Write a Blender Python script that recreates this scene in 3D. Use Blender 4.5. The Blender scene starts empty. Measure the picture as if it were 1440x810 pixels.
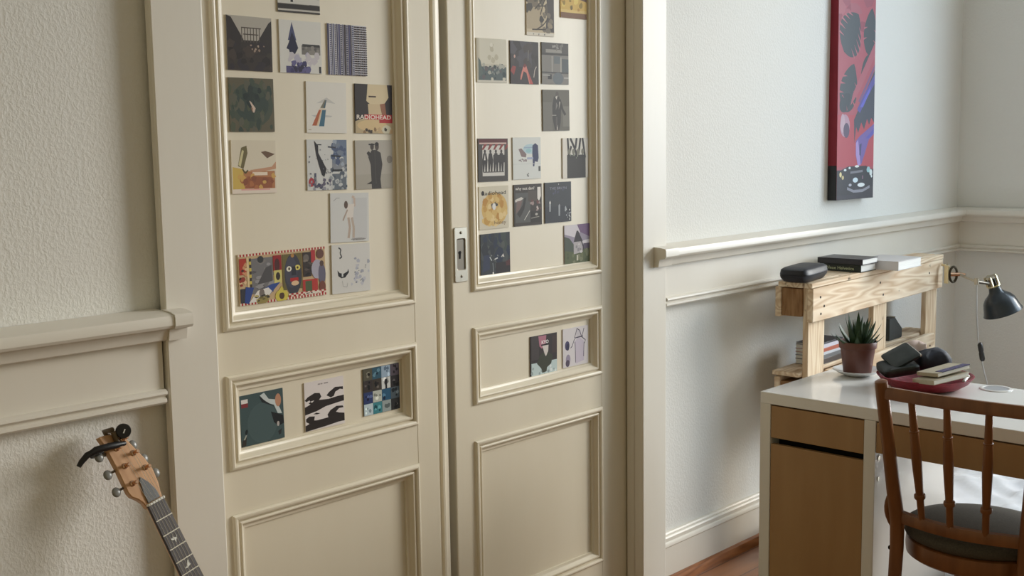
import bpy, bmesh, math, random
from mathutils import Vector, Matrix, noise as mnoise

sc = bpy.context.scene
C = sc.collection

# ------------------------------------------------------------------ camera
cam_d = bpy.data.cameras.new('camera')
cam_d.sensor_width = 36.0
cam_d.lens = 41.515
cam_d.clip_start = 0.05
cam = bpy.data.objects.new('camera', cam_d)
C.objects.link(cam)
R_ = Vector((0.682403, -0.730824, -0.01488))
U_ = Vector((0.101804, 0.074862, 0.991984))
D_ = Vector((0.723852, 0.678448, -0.125487))
cam.matrix_world = Matrix(((R_.x, U_.x, -D_.x, 0.0), (R_.y, U_.y, -D_.y, -2.2726),
                           (R_.z, U_.z, -D_.z, 1.5), (0, 0, 0, 1)))
sc.camera = cam

# ------------------------------------------------------------------ world and light
sc.view_settings.view_transform = 'Standard'
sc.view_settings.look = 'None'
sc.view_settings.gamma = 1.0
sc.view_settings.use_curve_mapping = False
sc.view_settings.exposure = 0.0

world = bpy.data.worlds.new('daylight')
sc.world = world
world.use_nodes = True
bg = world.node_tree.nodes['Background']
# warm bounce of the rest of the flat all round, pale sky on the side the window looks out to
_nt = world.node_tree
_tc = _nt.nodes.new('ShaderNodeTexCoord')
_sp = _nt.nodes.new('ShaderNodeSeparateXYZ')
_rp = _nt.nodes.new('ShaderNodeValToRGB')
_nt.links.new(_tc.outputs['Generated'], _sp.inputs[0])
_nt.links.new(_sp.outputs['X'], _rp.inputs['Fac'])
_rp.color_ramp.elements[0].position = 0.62
_rp.color_ramp.elements[0].color = (1.0, 0.87, 0.52, 1)
_rp.color_ramp.elements[1].position = 0.80
_rp.color_ramp.elements[1].color = (2.0, 2.3, 2.6, 1)
_nt.links.new(_rp.outputs['Color'], bg.inputs['Color'])
bg.inputs['Strength'].default_value = 0.34


def area(name, loc, target, sx, sy, power, col):
    l = bpy.data.lights.new(name, 'AREA')
    l.shape = 'RECTANGLE'
    l.size, l.size_y, l.energy, l.color = sx, sy, power, col
    o = bpy.data.objects.new(name, l)
    C.objects.link(o)
    o.location = loc
    o.rotation_euler = (Vector(target) - Vector(loc)).to_track_quat('-Z', 'Z').to_euler()
    return o


# daylight: sky light entering by the window, and the brighter low sky far outside it
area('window_daylight', (5.60, -1.78, 1.85), (0.0, -1.78, 1.65), 1.70, 2.3, 90, (0.68, 0.84, 1.0))
area('low_sky', (15.5, -6.1, 5.0), (2.4, 0.0, 1.1), 5.6, 4.0, 1740, (1.0, 0.91, 0.78))


# ------------------------------------------------------------------ materials
def lin(c):
    r = []
    for v in c[:3]:
        v = v / 255.0
        r.append(v / 12.92 if v <= 0.04045 else ((v + 0.055) / 1.055) ** 2.4)
    return tuple(r) + (1.0,)


def new_mat(name, col, rough=0.5, metal=0.0, spec=0.5):
    m = bpy.data.materials.new(name)
    m.use_nodes = True
    b = m.node_tree.nodes['Principled BSDF']
    b.inputs['Base Color'].default_value = lin(col)
    b.inputs['Roughness'].default_value = rough
    b.inputs['Metallic'].default_value = metal
    b.inputs['Specular IOR Level'].default_value = spec
    return m


def nodes(m):
    nt = m.node_tree
    return nt, nt.nodes['Principled BSDF']


def coords(nt, scale, rot=(0, 0, 0)):
    tc = nt.nodes.new('ShaderNodeTexCoord')
    mp = nt.nodes.new('ShaderNodeMapping')
    mp.inputs['Scale'].default_value = scale
    mp.inputs['Rotation'].default_value = rot
    nt.links.new(tc.outputs['Object'], mp.inputs['Vector'])
    return mp.outputs['Vector']


def noise_tex(nt, vec, scale, detail=3, rough=0.5, dist=0.0):
    n = nt.nodes.new('ShaderNodeTexNoise')
    n.inputs['Scale'].default_value = scale
    n.inputs['Detail'].default_value = detail
    n.inputs['Roughness'].default_value = rough
    n.inputs['Distortion'].default_value = dist
    nt.links.new(vec, n.inputs['Vector'])
    return n.outputs['Fac']


def ramp(nt, fac, stops):
    r = nt.nodes.new('ShaderNodeValToRGB')
    e = r.color_ramp.elements
    while len(e) < len(stops):
        e.new(0.5)
    for i, (pos, c) in enumerate(stops):
        e[i].position = pos
        e[i].color = lin(c)
    nt.links.new(fac, r.inputs['Fac'])
    return r.outputs['Color']


def bump(nt, b, h, strength, dist):
    n = nt.nodes.new('ShaderNodeBump')
    n.inputs['Strength'].default_value = strength
    n.inputs['Distance'].default_value = dist
    nt.links.new(h, n.inputs['Height'])
    nt.links.new(n.outputs['Normal'], b.inputs['Normal'])


def mat_mottle(name, c1, c2, scale=(1, 1, 1), nscale=8, rough=0.5, bstr=0.0, bdist=0.002, metal=0.0, detail=3):
    m = new_mat(name, c1, rough, metal)
    nt, b = nodes(m)
    v = coords(nt, scale)
    f = noise_tex(nt, v, nscale, detail)
    nt.links.new(ramp(nt, f, [(0.3, c1), (0.7, c2)]), b.inputs['Base Color'])
    if bstr:
        bump(nt, b, f, bstr, bdist)
    return m


def mat_plaster(name, col):
    m = new_mat(name, col, 0.85, 0, 0.25)
    nt, b = nodes(m)
    v = coords(nt, (1, 1, 0.8))
    f = noise_tex(nt, v, 135, 2.5, 0.55, 0.3)
    r = nt.nodes.new('ShaderNodeValToRGB')
    r.color_ramp.elements[0].position = 0.40
    r.color_ramp.elements[1].position = 0.66
    nt.links.new(f, r.inputs['Fac'])
    bump(nt, b, r.outputs['Color'], 0.25, 0.0023)
    return m


def mat_paint(name, c1, c2, rough=0.42):
    m = new_mat(name, c1, rough)
    nt, b = nodes(m)
    v = coords(nt, (1, 1, 0.35))
    f = noise_tex(nt, v, 5, 4)
    nt.links.new(ramp(nt, f, [(0.25, c1), (0.75, c2)]), b.inputs['Base Color'])
    v2 = coords(nt, (1, 1, 0.12))
    f2 = noise_tex(nt, v2, 70, 2)
    bump(nt, b, f2, 0.06, 0.002)
    return m


def mat_wood(name, c_dark, c_light, axis='x', scale=7, rough=0.6, knots=True, contrast=1.0):
    m = new_mat(name, c_light, rough, 0, 0.3)
    nt, b = nodes(m)
    st = {'x': (0.22, 2.2, 2.2), 'y': (2.2, 0.22, 2.2), 'z': (2.2, 2.2, 0.22)}[axis]
    v = coords(nt, st)
    n1 = noise_tex(nt, v, scale, 2, 0.5, 0.2)
    mul = nt.nodes.new('ShaderNodeMath')
    mul.operation = 'MULTIPLY'
    mul.inputs[1].default_value = 9.0
    nt.links.new(n1, mul.inputs[0])
    fr = nt.nodes.new('ShaderNodeMath')
    fr.operation = 'PINGPONG'
    fr.inputs[1].default_value = 0.5
    nt.links.new(mul.outputs[0], fr.inputs[0])
    mid = tuple(c_dark[i] * 0.35 + c_light[i] * 0.65 for i in range(3))
    col = ramp(nt, fr.outputs[0], [(0.0, c_light), (0.30, mid), (0.46, tuple(c_dark[i] * 0.7 * contrast + c_light[i] * (1 - 0.7 * contrast) for i in range(3)))])
    if knots:
        vk = coords(nt, (0.6, 1, 1) if axis == 'x' else (1, 1, 0.6))
        k = noise_tex(nt, vk, 26, 2, 0.6)
        kr = nt.nodes.new('ShaderNodeValToRGB')
        kr.color_ramp.elements[0].position = 0.68
        kr.color_ramp.elements[1].position = 0.76
        nt.links.new(k, kr.inputs['Fac'])
        mx = nt.nodes.new('ShaderNodeMix')
        mx.data_type = 'RGBA'
        nt.links.new(kr.outputs['Color'], mx.inputs[0])
        nt.links.new(col, mx.inputs[6])
        mx.inputs[7].default_value = lin(tuple(x * 0.55 for x in c_dark))
        col = mx.outputs[2]
    nt.links.new(col, b.inputs['Base Color'])
    bump(nt, b, n1, 0.15, 0.002)
    return m


M = {}
M['plaster'] = mat_plaster('wall_plaster', (230, 229, 224))
M['paint'] = mat_paint('cream_gloss_paint', (222, 212, 190), (228, 219, 199))
M['trim'] = mat_paint('white_trim_paint', (223, 217, 205), (228, 223, 212))
M['pallet'] = mat_wood('pallet_pine', (186, 150, 112), (240, 222, 196), 'x', 6, contrast=0.8)
M['pallet_v'] = mat_wood('pallet_pine_upright', (186, 150, 112), (236, 218, 190), 'z', 6, contrast=0.8)
M['pallet_end'] = mat_mottle('pallet_end_grain', (128, 92, 58), (168, 130, 90), (1, 6, 1), 14, 0.8)
M['birch'] = mat_mottle('birch_veneer', (160, 124, 82), (170, 136, 94), (1, 3, 0.5), 5, 0.45)
M['white_lacquer'] = new_mat('white_lacquer', (232, 232, 230), 0.12)
M['white_foil'] = new_mat('white_foil_board', (226, 224, 218), 0.35)
M['chair_wood'] = mat_mottle('chair_brown_wood', (108, 66, 35), (128, 82, 46), (4, 4, 0.6), 9, 0.32)
M['seat_fabric'] = mat_mottle('seat_olive_fabric', (62, 56, 47), (76, 70, 58), (1, 1, 1), 220, 0.9, 0.2, 0.001)
M['shoe_wood'] = mat_wood('floor_shoe_wood', (112, 66, 34), (158, 100, 58), 'x', 8, 0.4, False)
M['black'] = new_mat('black_plastic', (20, 20, 22), 0.4)
M['dark'] = new_mat('black_metal_and_shade', (12, 10, 8), 0.9)
M['terracotta'] = mat_mottle('brown_plastic_pot', (96, 56, 46), (106, 64, 54), (1, 1, 1), 12, 0.42)
M['soil'] = mat_mottle('soil', (40, 28, 20), (70, 50, 36), (1, 1, 1), 90, 0.95, 0.6, 0.003)
M['china'] = new_mat('white_china', (228, 230, 230), 0.15)
M['leaf'] = mat_mottle('aloe_leaf', (30, 52, 32), (52, 80, 46), (1, 1, 1), 45, 0.6)
M['steel'] = new_mat('brushed_steel', (188, 182, 168), 0.38, 1.0)
M['steel_dark'] = new_mat('worn_steel', (120, 114, 104), 0.5, 1.0)
M['brass'] = new_mat('pale_brass', (214, 204, 172), 0.22, 1.0)
M['copper'] = new_mat('copper_tint_nickel', (205, 168, 140), 0.22, 1.0)
M['lamp'] = new_mat('dark_lamp_enamel', (38, 46, 52), 0.28)
M['bulb'] = new_mat('lamp_inside_white', (220, 220, 215), 0.5)
M['cord'] = new_mat('grey_cord', (176, 176, 174), 0.5)
M['maple'] = mat_mottle('headstock_maple', (186, 140, 98), (202, 158, 116), (5, 0.6, 5), 14, 0.35)
M['rosewood'] = mat_mottle('rosewood', (52, 44, 44), (74, 64, 62), (9, 0.5, 9), 20, 0.45)
M['pearl'] = new_mat('pearl_inlay', (226, 226, 220), 0.25)
M['fret'] = new_mat('fret_wire', (226, 222, 210), 0.25, 0.9)
M['cover_grey'] = new_mat('truss_cover_grey', (104, 106, 110), 0.35)
M['knob_grey'] = new_mat('pearloid_grey', (128, 128, 124), 0.3)
M['guitar_body'] = mat_mottle('guitar_red_brown', (96, 32, 18), (132, 52, 26), (1, 1, 1), 6, 0.2)
M['case'] = new_mat('navy_black_case', (26, 29, 38), 0.5)
M['paper'] = mat_mottle('book_pages', (226, 226, 222), (238, 238, 234), (1, 1, 60), 10, 0.8)
M['basket'] = mat_mottle('red_woven_tray', (112, 18, 34), (150, 34, 52), (1, 1, 3), 60, 0.5, 0.5, 0.003)
M['wallet'] = mat_mottle('dark_green_leather', (22, 30, 28), (36, 46, 42), (1, 1, 1), 50, 0.42, 0.1, 0.001)
M['navy'] = mat_mottle('navy_fabric', (18, 21, 34), (30, 34, 50), (1, 1, 1), 60, 0.7, 0.2, 0.002)
M['beige'] = mat_mottle('beige_booklet', (168, 158, 136), (182, 172, 150), (1, 1, 1), 40, 0.6)
M['purple'] = mat_mottle('purple_pattern_band', (34, 30, 58), (92, 84, 130), (1, 1, 1), 160, 0.6)
M['pinkpaper'] = new_mat('pinkish_paper', (214, 194, 186), 0.8)
M['film'] = mat_mottle('white_plastic_film', (222, 224, 230), (238, 240, 244), (1, 1, 1), 5, 0.22)
M['canvas_side'] = mat_mottle('canvas_red_edge', (128, 26, 42), (142, 34, 50), (1, 1, 1), 10, 0.7)


def mat_floor():
    m = new_mat('oak_parquet', (176, 120, 70), 0.35)
    nt, b = nodes(m)
    v = coords(nt, (1, 1, 1))
    br = nt.nodes.new('ShaderNodeTexBrick')
    br.inputs['Color1'].default_value = lin((150, 98, 58))
    br.inputs['Color2'].default_value = lin((132, 84, 48))
    br.inputs['Mortar'].default_value = lin((84, 52, 30))
    br.inputs['Scale'].default_value = 1.0
    br.inputs['Mortar Size'].default_value = 0.002
    br.inputs['Brick Width'].default_value = 0.9
    br.inputs['Row Height'].default_value = 0.11
    nt.links.new(v, br.inputs['Vector'])
    v2 = coords(nt, (0.4, 6, 1))
    f = noise_tex(nt, v2, 8, 4)
    mx = nt.nodes.new('ShaderNodeMix')
    mx.data_type = 'RGBA'
    mx.blend_type = 'MULTIPLY'
    mx.inputs[0].default_value = 0.6
    nt.links.new(br.outputs['Color'], mx.inputs[6])
    nt.links.new(ramp(nt, f, [(0.3, (205, 195, 185)), (0.7, (255, 250, 245))]), mx.inputs[7])
    nt.links.new(mx.outputs[2], b.inputs['Base Color'])
    return m


M['floor'] = mat_floor()


def mat_print(name, rough):
    m = new_mat(name, (200, 200, 200), rough)
    nt, b = nodes(m)
    a = nt.nodes.new('ShaderNodeAttribute')
    a.attribute_name = 'print'
    nt.links.new(a.outputs['Color'], b.inputs['Base Color'])
    return m


M['print'] = mat_print('printed_card', 0.55)
M['print'].node_tree.nodes['Principled BSDF'].inputs['Specular IOR Level'].default_value = 0.25
M['oil'] = mat_print('acrylic_paint_on_canvas', 0.55)


# ------------------------------------------------------------------ mesh helpers
class MB:
    def __init__(self):
        self.v, self.f, self.mi, self.cur = [], [], [], 0

    def mat(self, i):
        self.cur = i
        return self

    def add(self, vs, fs):
        k = len(self.v)
        self.v += [Vector(p) for p in vs]
        self.f += [tuple(i + k for i in f) for f in fs]
        self.mi += [self.cur] * len(fs)
        return self

    def box(self, x0, x1, y0, y1, z0, z1, tf=None):
        vs = [Vector((x, y, z)) for z in (z0, z1) for y in (y0, y1) for x in (x0, x1)]
        if tf is not None:
            vs = [tf @ p for p in vs]
        return self.add(vs, [(0, 2, 3, 1), (4, 5, 7, 6), (0, 1, 5, 4), (2, 6, 7, 3), (0, 4, 6, 2), (1, 3, 7, 5)])

    def prism(self, pts, axis, a0, a1, tf=None):
        """pts: 2-D outline (counter-clockwise); extruded along axis from a0 to a1."""
        n = len(pts)

        def P(p, a):
            if axis == 'x':
                q = Vector((a, p[0], p[1]))
            elif axis == 'y':
                q = Vector((p[0], a, p[1]))
            else:
                q = Vector((p[0], p[1], a))
            return tf @ q if tf is not None else q
        vs = [P(p, a0) for p in pts] + [P(p, a1) for p in pts]
        fs = [tuple(range(n))[::-1], tuple(range(n, 2 * n))]
        for i in range(n):
            j = (i + 1) % n
            fs.append((i, j, n + j, n + i))
        return self.add(vs, fs)

    def tube(self, path, rad, n=10, caps=True, flat=1.0):
        path = [Vector(p) for p in path]
        rs = rad if isinstance(rad, (list, tuple)) else [rad] * len(path)
        vs, fs = [], []
        ref = None
        for i, p in enumerate(path):
            t = (path[min(i + 1, len(path) - 1)] - path[max(i - 1, 0)]).normalized()
            if ref is None:
                ref = Vector((0, 0, 1)) if abs(t.z) < 0.9 else Vector((1, 0, 0))
            a = (ref - t * ref.dot(t)).normalized()
            b = t.cross(a)
            ref = a
            for k in range(n):
                th = 2 * math.pi * k / n
                vs.append(p + a * (math.cos(th) * rs[i]) + b * (math.sin(th) * rs[i] * flat))
        for i in range(len(path) - 1):
            for k in range(n):
                k2 = (k + 1) % n
                fs.append((i * n + k, i * n + k2, (i + 1) * n + k2, (i + 1) * n + k))
        if caps:
            fs.append(tuple(range(n))[::-1])
            m = (len(path) - 1) * n
            fs.append(tuple(range(m, m + n)))
        return self.add(vs, fs)

    def lathe(self, prof, n=32, tf=None, sx=1.0, sy=1.0, closed=False):
        vs, fs = [], []
        for r, z in prof:
            for k in range(n):
                th = 2 * math.pi * k / n
                q = Vector((r * math.cos(th) * sx, r * math.sin(th) * sy, z))
                vs.append(tf @ q if tf is not None else q)
        m = len(prof)
        for i in range(m if closed else m - 1):
            i2 = (i + 1) % m
            for k in range(n):
                k2 = (k + 1) % n
                fs.append((i * n + k, i * n + k2, i2 * n + k2, i2 * n + k))
        if not closed:
            if prof[0][0] > 1e-6:
                fs.append(tuple(range(n))[::-1])
            if prof[-1][0] > 1e-6:
                fs.append(tuple(range((m - 1) * n, m * n)))
        return self.add(vs, fs)

    def ball(self, c, rx, ry, rz, n=16, m=10, tf=None):
        prof = [(max(1e-5, math.sin(math.pi * i / m)), -math.cos(math.pi * i / m)) for i in range(m + 1)]
        vs, fs = [], []
        for r, z in prof:
            for k in range(n):
                th = 2 * math.pi * k / n
                q = Vector((r * math.cos(th) * rx, r * math.sin(th) * ry, z * rz))
                q = (tf @ q if tf is not None else q) + Vector(c)
                vs.append(q)
        for i in range(m):
            for k in range(n):
                k2 = (k + 1) % n
                fs.append((i * n + k, i * n + k2, (i + 1) * n + k2, (i + 1) * n + k))
        return self.add(vs, fs)

    def ring_sweep(self, rings, closed_profile=False):
        """rings: equal-length closed loops of points, joined in order."""
        n = len(rings[0])
        vs = [p for r in rings for p in r]
        fs = []
        m = len(rings)
        for i in range(m if closed_profile else m - 1):
            i2 = (i + 1) % m
            for k in range(n):
                k2 = (k + 1) % n
                fs.append((i * n + k, i * n + k2, i2 * n + k2, i2 * n + k))
        return self.add(vs, fs)

    def build(self, name, mats, parent=None, origin=None, bevel=0.0, seg=2, smooth=35, subsurf=0, world=True):
        if not isinstance(mats, (list, tuple)):
            mats = [mats]
        if parent is not None:
            if world:
                p = parent
                inv = parent.get('_inv')
                off = Vector(parent.get('_org', (0, 0, 0)))
            else:
                off = Vector((0, 0, 0))
            loc = Vector((0, 0, 0))
        else:
            if origin is None:
                xs = [p.x for p in self.v]
                ys = [p.y for p in self.v]
                zs = [p.z for p in self.v]
                origin = ((min(xs) + max(xs)) / 2, (min(ys) + max(ys)) / 2, min(zs))
            off = Vector(origin)
            loc = off
        me = bpy.data.meshes.new(name)
        me.from_pydata([p - off for p in self.v], [], self.f)
        for m in mats:
            me.materials.append(m)
        for i, p in enumerate(me.polygons):
            p.material_index = self.mi[i]
        bm = bmesh.new()
        bm.from_mesh(me)
        bmesh.ops.recalc_face_normals(bm, faces=bm.faces)
        bm.to_mesh(me)
        bm.free()
        if smooth:
            for p in me.polygons:
                p.use_smooth = True
            me.set_sharp_from_angle(angle=math.radians(smooth))
        me.update()
        o = bpy.data.objects.new(name, me)
        C.objects.link(o)
        o.location = loc
        if parent is not None:
            o.parent = parent
            o['_org'] = tuple(off)
        else:
            o['_org'] = tuple(off)
        if bevel:
            b = o.modifiers.new('bevel', 'BEVEL')
            b.width = bevel
            b.segments = seg
            b.limit_method = 'ANGLE'
            b.angle_limit = math.radians(40)
        if subsurf:
            s = o.modifiers.new('subdivision', 'SUBSURF')
            s.levels = s.render_levels = subsurf
        return o


def thing(name, label, cat, loc, group=None, rotz=0.0):
    o = bpy.data.objects.new(name, None)
    C.objects.link(o)
    o.empty_display_size = 0.05
    o.location = loc
    o.rotation_euler = (0, 0, rotz)
    o['_org'] = tuple(loc) if not rotz else (0, 0, 0)
    o['label'] = label
    o['category'] = cat
    if group:
        o['group'] = group
    return o


def tag(o, label, cat, group=None):
    o['label'] = label
    o['category'] = cat
    if group:
        o['group'] = group
    return o


def struct(o, label=None, cat=None):
    o['kind'] = 'structure'
    if label:
        o['label'] = label
    if cat:
        o['category'] = cat
    return o


# ================================================================== ROOM SHELL
WY = -0.005          # plaster plane of the long wall
WX = 5.49            # plaster plane of the window wall
struct(MB().box(-1.2, 5.8, -5.6, 0.2, -0.06, 0.0).build('floor', M['floor']), 'brown wooden parquet floor along the baseboard', 'floor')
w = MB()
w.box(-1.2, 1.40, WY, 0.13, 0, 3.20)
w.box(3.075, 5.8, WY, 0.13, 0, 3.20)
w.box(1.40, 3.075, 0.095, 0.13, 0, 3.20)  # added backing behind the leaves, stops light leaking in through the door gap
w.box(1.40, 3.075, WY, 0.095, 2.52, 3.20)
struct(w.build('wall_back', M['plaster'], smooth=0), 'long off-white textured plaster wall around the sliding doors', 'wall')
struct(MB().box(-1.2, 5.8, -5.6, 0.2, 3.20, 3.26).build('ceiling', M['plaster'], smooth=0), 'white ceiling above the picture', 'ceiling')
# window wall with its opening further along, out of the picture
w = MB()
OY0, OY1, OZ0, OZ1 = -2.90, -0.90, 0.40, 3.00
w.box(WX, WX + 0.2, OY1, WY, 0, 3.20)
w.box(WX, WX + 0.2, -5.6, OY0, 0, 3.20)
w.box(WX, WX + 0.2, OY0, OY1, 0, OZ0)
w.box(WX, WX + 0.2, OY0, OY1, OZ1, 3.20)
struct(w.build('wall_right', M['plaster'], smooth=0), 'grey-looking shaded wall at the right, meeting the long wall in the corner', 'wall')
wf = MB()
wf.box(WX + 0.08, WX + 0.12, OY0, OY0 + 0.06, OZ0, OZ1)
wf.box(WX + 0.08, WX + 0.12, OY1 - 0.06, OY1, OZ0, OZ1)
wf.box(WX + 0.08, WX + 0.12, OY0 + 0.06, OY1 - 0.06, OZ0, OZ0 + 0.06)
wf.box(WX + 0.08, WX + 0.12, OY0 + 0.06, OY1 - 0.06, OZ1 - 0.06, OZ1)
wf.box(WX + 0.08, WX + 0.12, -1.97, -1.93, OZ0 + 0.06, OZ1 - 0.06)
struct(wf.build('window_1', M['trim'], bevel=0.004), 'white window frame in the right wall', 'window')


# ---- door casings
def casing(x0, x1, y0, y1, name, label):
    m = MB()
    m.box(x0, x1, y0, y1, 0, 2.56)
    return struct(m.build(name, M['trim'], bevel=0.0035), label, 'door frame')


casing(1.306, 1.431, -0.040, -0.0185, 'trim_1', 'flat painted door casing at the left of the sliding doors')
m = MB()
m.box(2.987, 3.114, -0.040, -0.005, 0, 2.56)
m.box(2.987, 3.073, -0.005, 0.026, 0, 2.56)
struct(m.build('trim_2', M['trim'], bevel=0.0035), 'flat painted door casing at the right of the sliding doors', 'door frame')
struct(MB().box(1.306, 3.114, -0.0405, -0.0185, 2.50, 2.62).build('trim_3', M['trim'], bevel=0.003), 'door head casing above the sliding doors', 'door frame')

# ---- wainscot rails
NOSE = [(-0.006, 1.152), (-0.068, 1.147), (-0.082, 1.143), (-0.085, 1.137), (-0.085, 1.123), (-0.081, 1.117), (-0.070, 1.114),
        (-0.060, 1.111), (-0.0575, 1.105), (-0.055, 1.098), (-0.0525, 1.089), (-0.047, 1.086), (-0.032, 1.0855), (-0.029, 1.083),
        (-0.029, 0.981), (-0.036, 0.980), (-0.042, 0.9765), (-0.043, 0.971), (-0.040, 0.9675), (-0.034, 0.9655), (-0.034, 0.962),
        (-0.039, 0.959), (-0.0395, 0.953), (-0.035, 0.9485), (-0.006, 0.946)]


def rail(name, x0, x1, label, cap0=False, cap1=False):
    m = MB()
    m.prism(NOSE, 'x', x0, x1)
    CAP = [(-0.030, 1.152), (-0.070, 1.149), (-0.086, 1.145), (-0.088, 1.138), (-0.088, 1.121), (-0.083, 1.115), (-0.063, 1.111), (-0.059, 1.087), (-0.030, 1.084)]
    if cap0:
        m.prism(CAP, 'x', x0 - 0.056, x0 - 0.0005)
    if cap1:
        m.prism(CAP, 'x', x1 + 0.0005, x1 + 0.043)
    o = m.build(name, M['trim'], smooth=28)
    return struct(o, label, 'rail')


rail('trim_4', -1.2, 1.300, 'painted wainscot rail with end block on the wall left of the doors', cap1=True)
rail('trim_5', 3.118, 5.484, 'painted wainscot rail with end block on the wall right of the doors', cap0=False)
m = MB()
CAPR = [(-0.0405, 1.150), (-0.070, 1.148), (-0.086, 1.145), (-0.088, 1.138), (-0.088, 1.121), (-0.083, 1.115), (-0.063, 1.111), (-0.058, 1.087), (-0.0405, 1.084)]
m.prism(CAPR, 'x', 3.046, 3.117)
struct(m.build('trim_6', M['trim'], smooth=28), 'end block of the right wainscot rail overlapping the door casing', 'rail')
m = MB()
tfw = Matrix(((0, 1, 0, WX), (1, 0, 0, 0), (0, 0, 1, 0), (0, 0, 0, 1)))
m.prism([(y, z) for y, z in NOSE], 'x', -0.898, -0.006, tf=tfw)
struct(m.build('trim_7', M['trim'], smooth=28), 'wainscot rail running along the right wall', 'rail')

# ---- baseboards
BASE = [(-0.006, 0.176), (-0.016, 0.175), (-0.019, 0.170), (-0.019, 0.166), (-0.024, 0.165), (-0.027, 0.160), (-0.027, 0.148), (-0.031, 0.145),
        (-0.034, 0.138), (-0.034, 0.133), (-0.030, 0.129), (-0.030, 0.0), (-0.006, 0.0)]
for nm, x0, x1, lb in (('baseboard_left', -1.2, 1.305, 'tall painted baseboard left of the doors'),
                       ('baseboard_back', 3.115, 5.485, 'tall white baseboard with moulded top right of the doors')):
    struct(MB().prism(BASE, 'x', x0, x1).build(nm, M['trim'], smooth=28), lb, 'baseboard')
    SH = [(-0.0305, 0.0), (-0.0305, 0.030), (-0.036, 0.030), (-0.044, 0.026), (-0.050, 0.012), (-0.052, 0.0)]
    struct(MB().prism(SH, 'x', x0, x1).build('trim_8' if x0 < 0 else 'trim_9', M['shoe_wood'], smooth=28), 'brown wooden shoe strip at the foot of the baseboard' + (' left of the doors' if x0 < 0 else ' right of the doors'), 'baseboard')
struct(MB().prism(BASE, 'x', -5.5, -0.006, tf=tfw).build('baseboard_right', M['trim'], smooth=28), 'white baseboard along the right wall behind the desk', 'baseboard')

# ---- sliding door leaves
PROF = [(0.0, 0.0), (0.0012, -0.0045), (0.0045, -0.0075), (0.0085, -0.0085), (0.0125, -0.0070), (0.0145, -0.0030), (0.0150, 0.0015),
        (0.0175, 0.0015), (0.0190, -0.0030), (0.0215, -0.0048), (0.0245, -0.0038), (0.0275, 0.0), (0.0310, 0.0050), (0.0355, 0.0085),
        (0.0400, 0.0100), (0.0410, 0.0146)]


def door_leaf(name, x0, x1, px0, px1, S, label):
    """a panelled leaf: stile faces at y=S, three recessed fields with mouldings"""
    zs = [(0.145, 0.655), (0.758, 0.979), (1.079, 2.33)]
    top, bot, th = 2.49, 0.010, 0.040
    m = MB()
    m.prism([(x0, S + th), (x0, S + 0.0045), (x0 + 0.0008, S + 0.0018), (x0 + 0.002, S + 0.0006), (x0 + 0.0045, S), (px0, S), (px0, S + th)], 'z', bot, top)
    m.box(px1, x1, S, S + th, bot, top)
    edges = [bot] + [e for p in zs for e in p] + [top]
    for i in range(0, len(edges), 2):
        m.box(px0, px1, S + 0.0006, S + th - 0.001, edges[i], edges[i + 1])
    for z0, z1 in zs:
        m.box(px0, px1, S + 0.015, S + 0.028, z0, z1)
    leaf = m.build(name, M['paint'], smooth=0)
    struct(leaf, label, 'door')
    for z0, z1 in zs:
        f = MB()
        rings = []
        for ins, dy in PROF:
            y = S + dy
            rings.append([Vector((px0 + ins, y, z0 + ins)), Vector((px1 - ins, y, z0 + ins)),
                          Vector((px1 - ins, y, z1 - ins)), Vector((px0 + ins, y, z1 - ins))])
        f.ring_sweep(rings)
        f.build('panel_moulding', M['paint'], leaf, smooth=26)
    return leaf


LS, RS = -0.015, 0.031
leafL = door_leaf('door_1', 1.412, 2.112, 1.462, 2.039, LS, 'cream panelled sliding door leaf at the left, with many covers stuck on it')
leafR = door_leaf('door_2', 2.219, 3.055, 2.294, 2.866, RS, 'cream panelled sliding door leaf at the right, with the metal flush pull')
# meeting strip on the left leaf
ms = [(2.112, 0.020), (2.112, -0.006), (2.119, -0.0075), (2.124, -0.0045), (2.127, -0.0045), (2.131, -0.010), (2.138, -0.0105), (2.142, -0.006),
      (2.147, -0.003), (2.158, -0.002), (2.164, 0.003), (2.164, 0.020)]
MB().prism(ms[::-1], 'z', 0.010, 2.49).build('meeting_strip', M['paint'], leafL, smooth=30)
# flush pull with keyhole on the right leaf
pull = MB()
px0, px1, pz0, pz1 = 2.228, 2.277, 1.112, 1.262
outer = [(px0, pz0), (px1, pz0), (px1, pz1), (px0, pz1)]
cx0, cx1, cz0, cz1 = 2.236, 2.270, 1.144, 1.232


def rect_ring(x0, x1, z0, z1, y, r=0.004):
    pts = []
    for cx, cz, a0 in ((x1 - r, z0 + r, -90), (x1 - r, z1 - r, 0), (x0 + r, z1 - r, 90), (x0 + r, z0 + r, 180)):
        for k in range(4):
            a = math.radians(a0 + 30 * k)
            pts.append(Vector((cx + r * math.cos(a), y, cz + r * math.sin(a))))
    return pts


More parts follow.
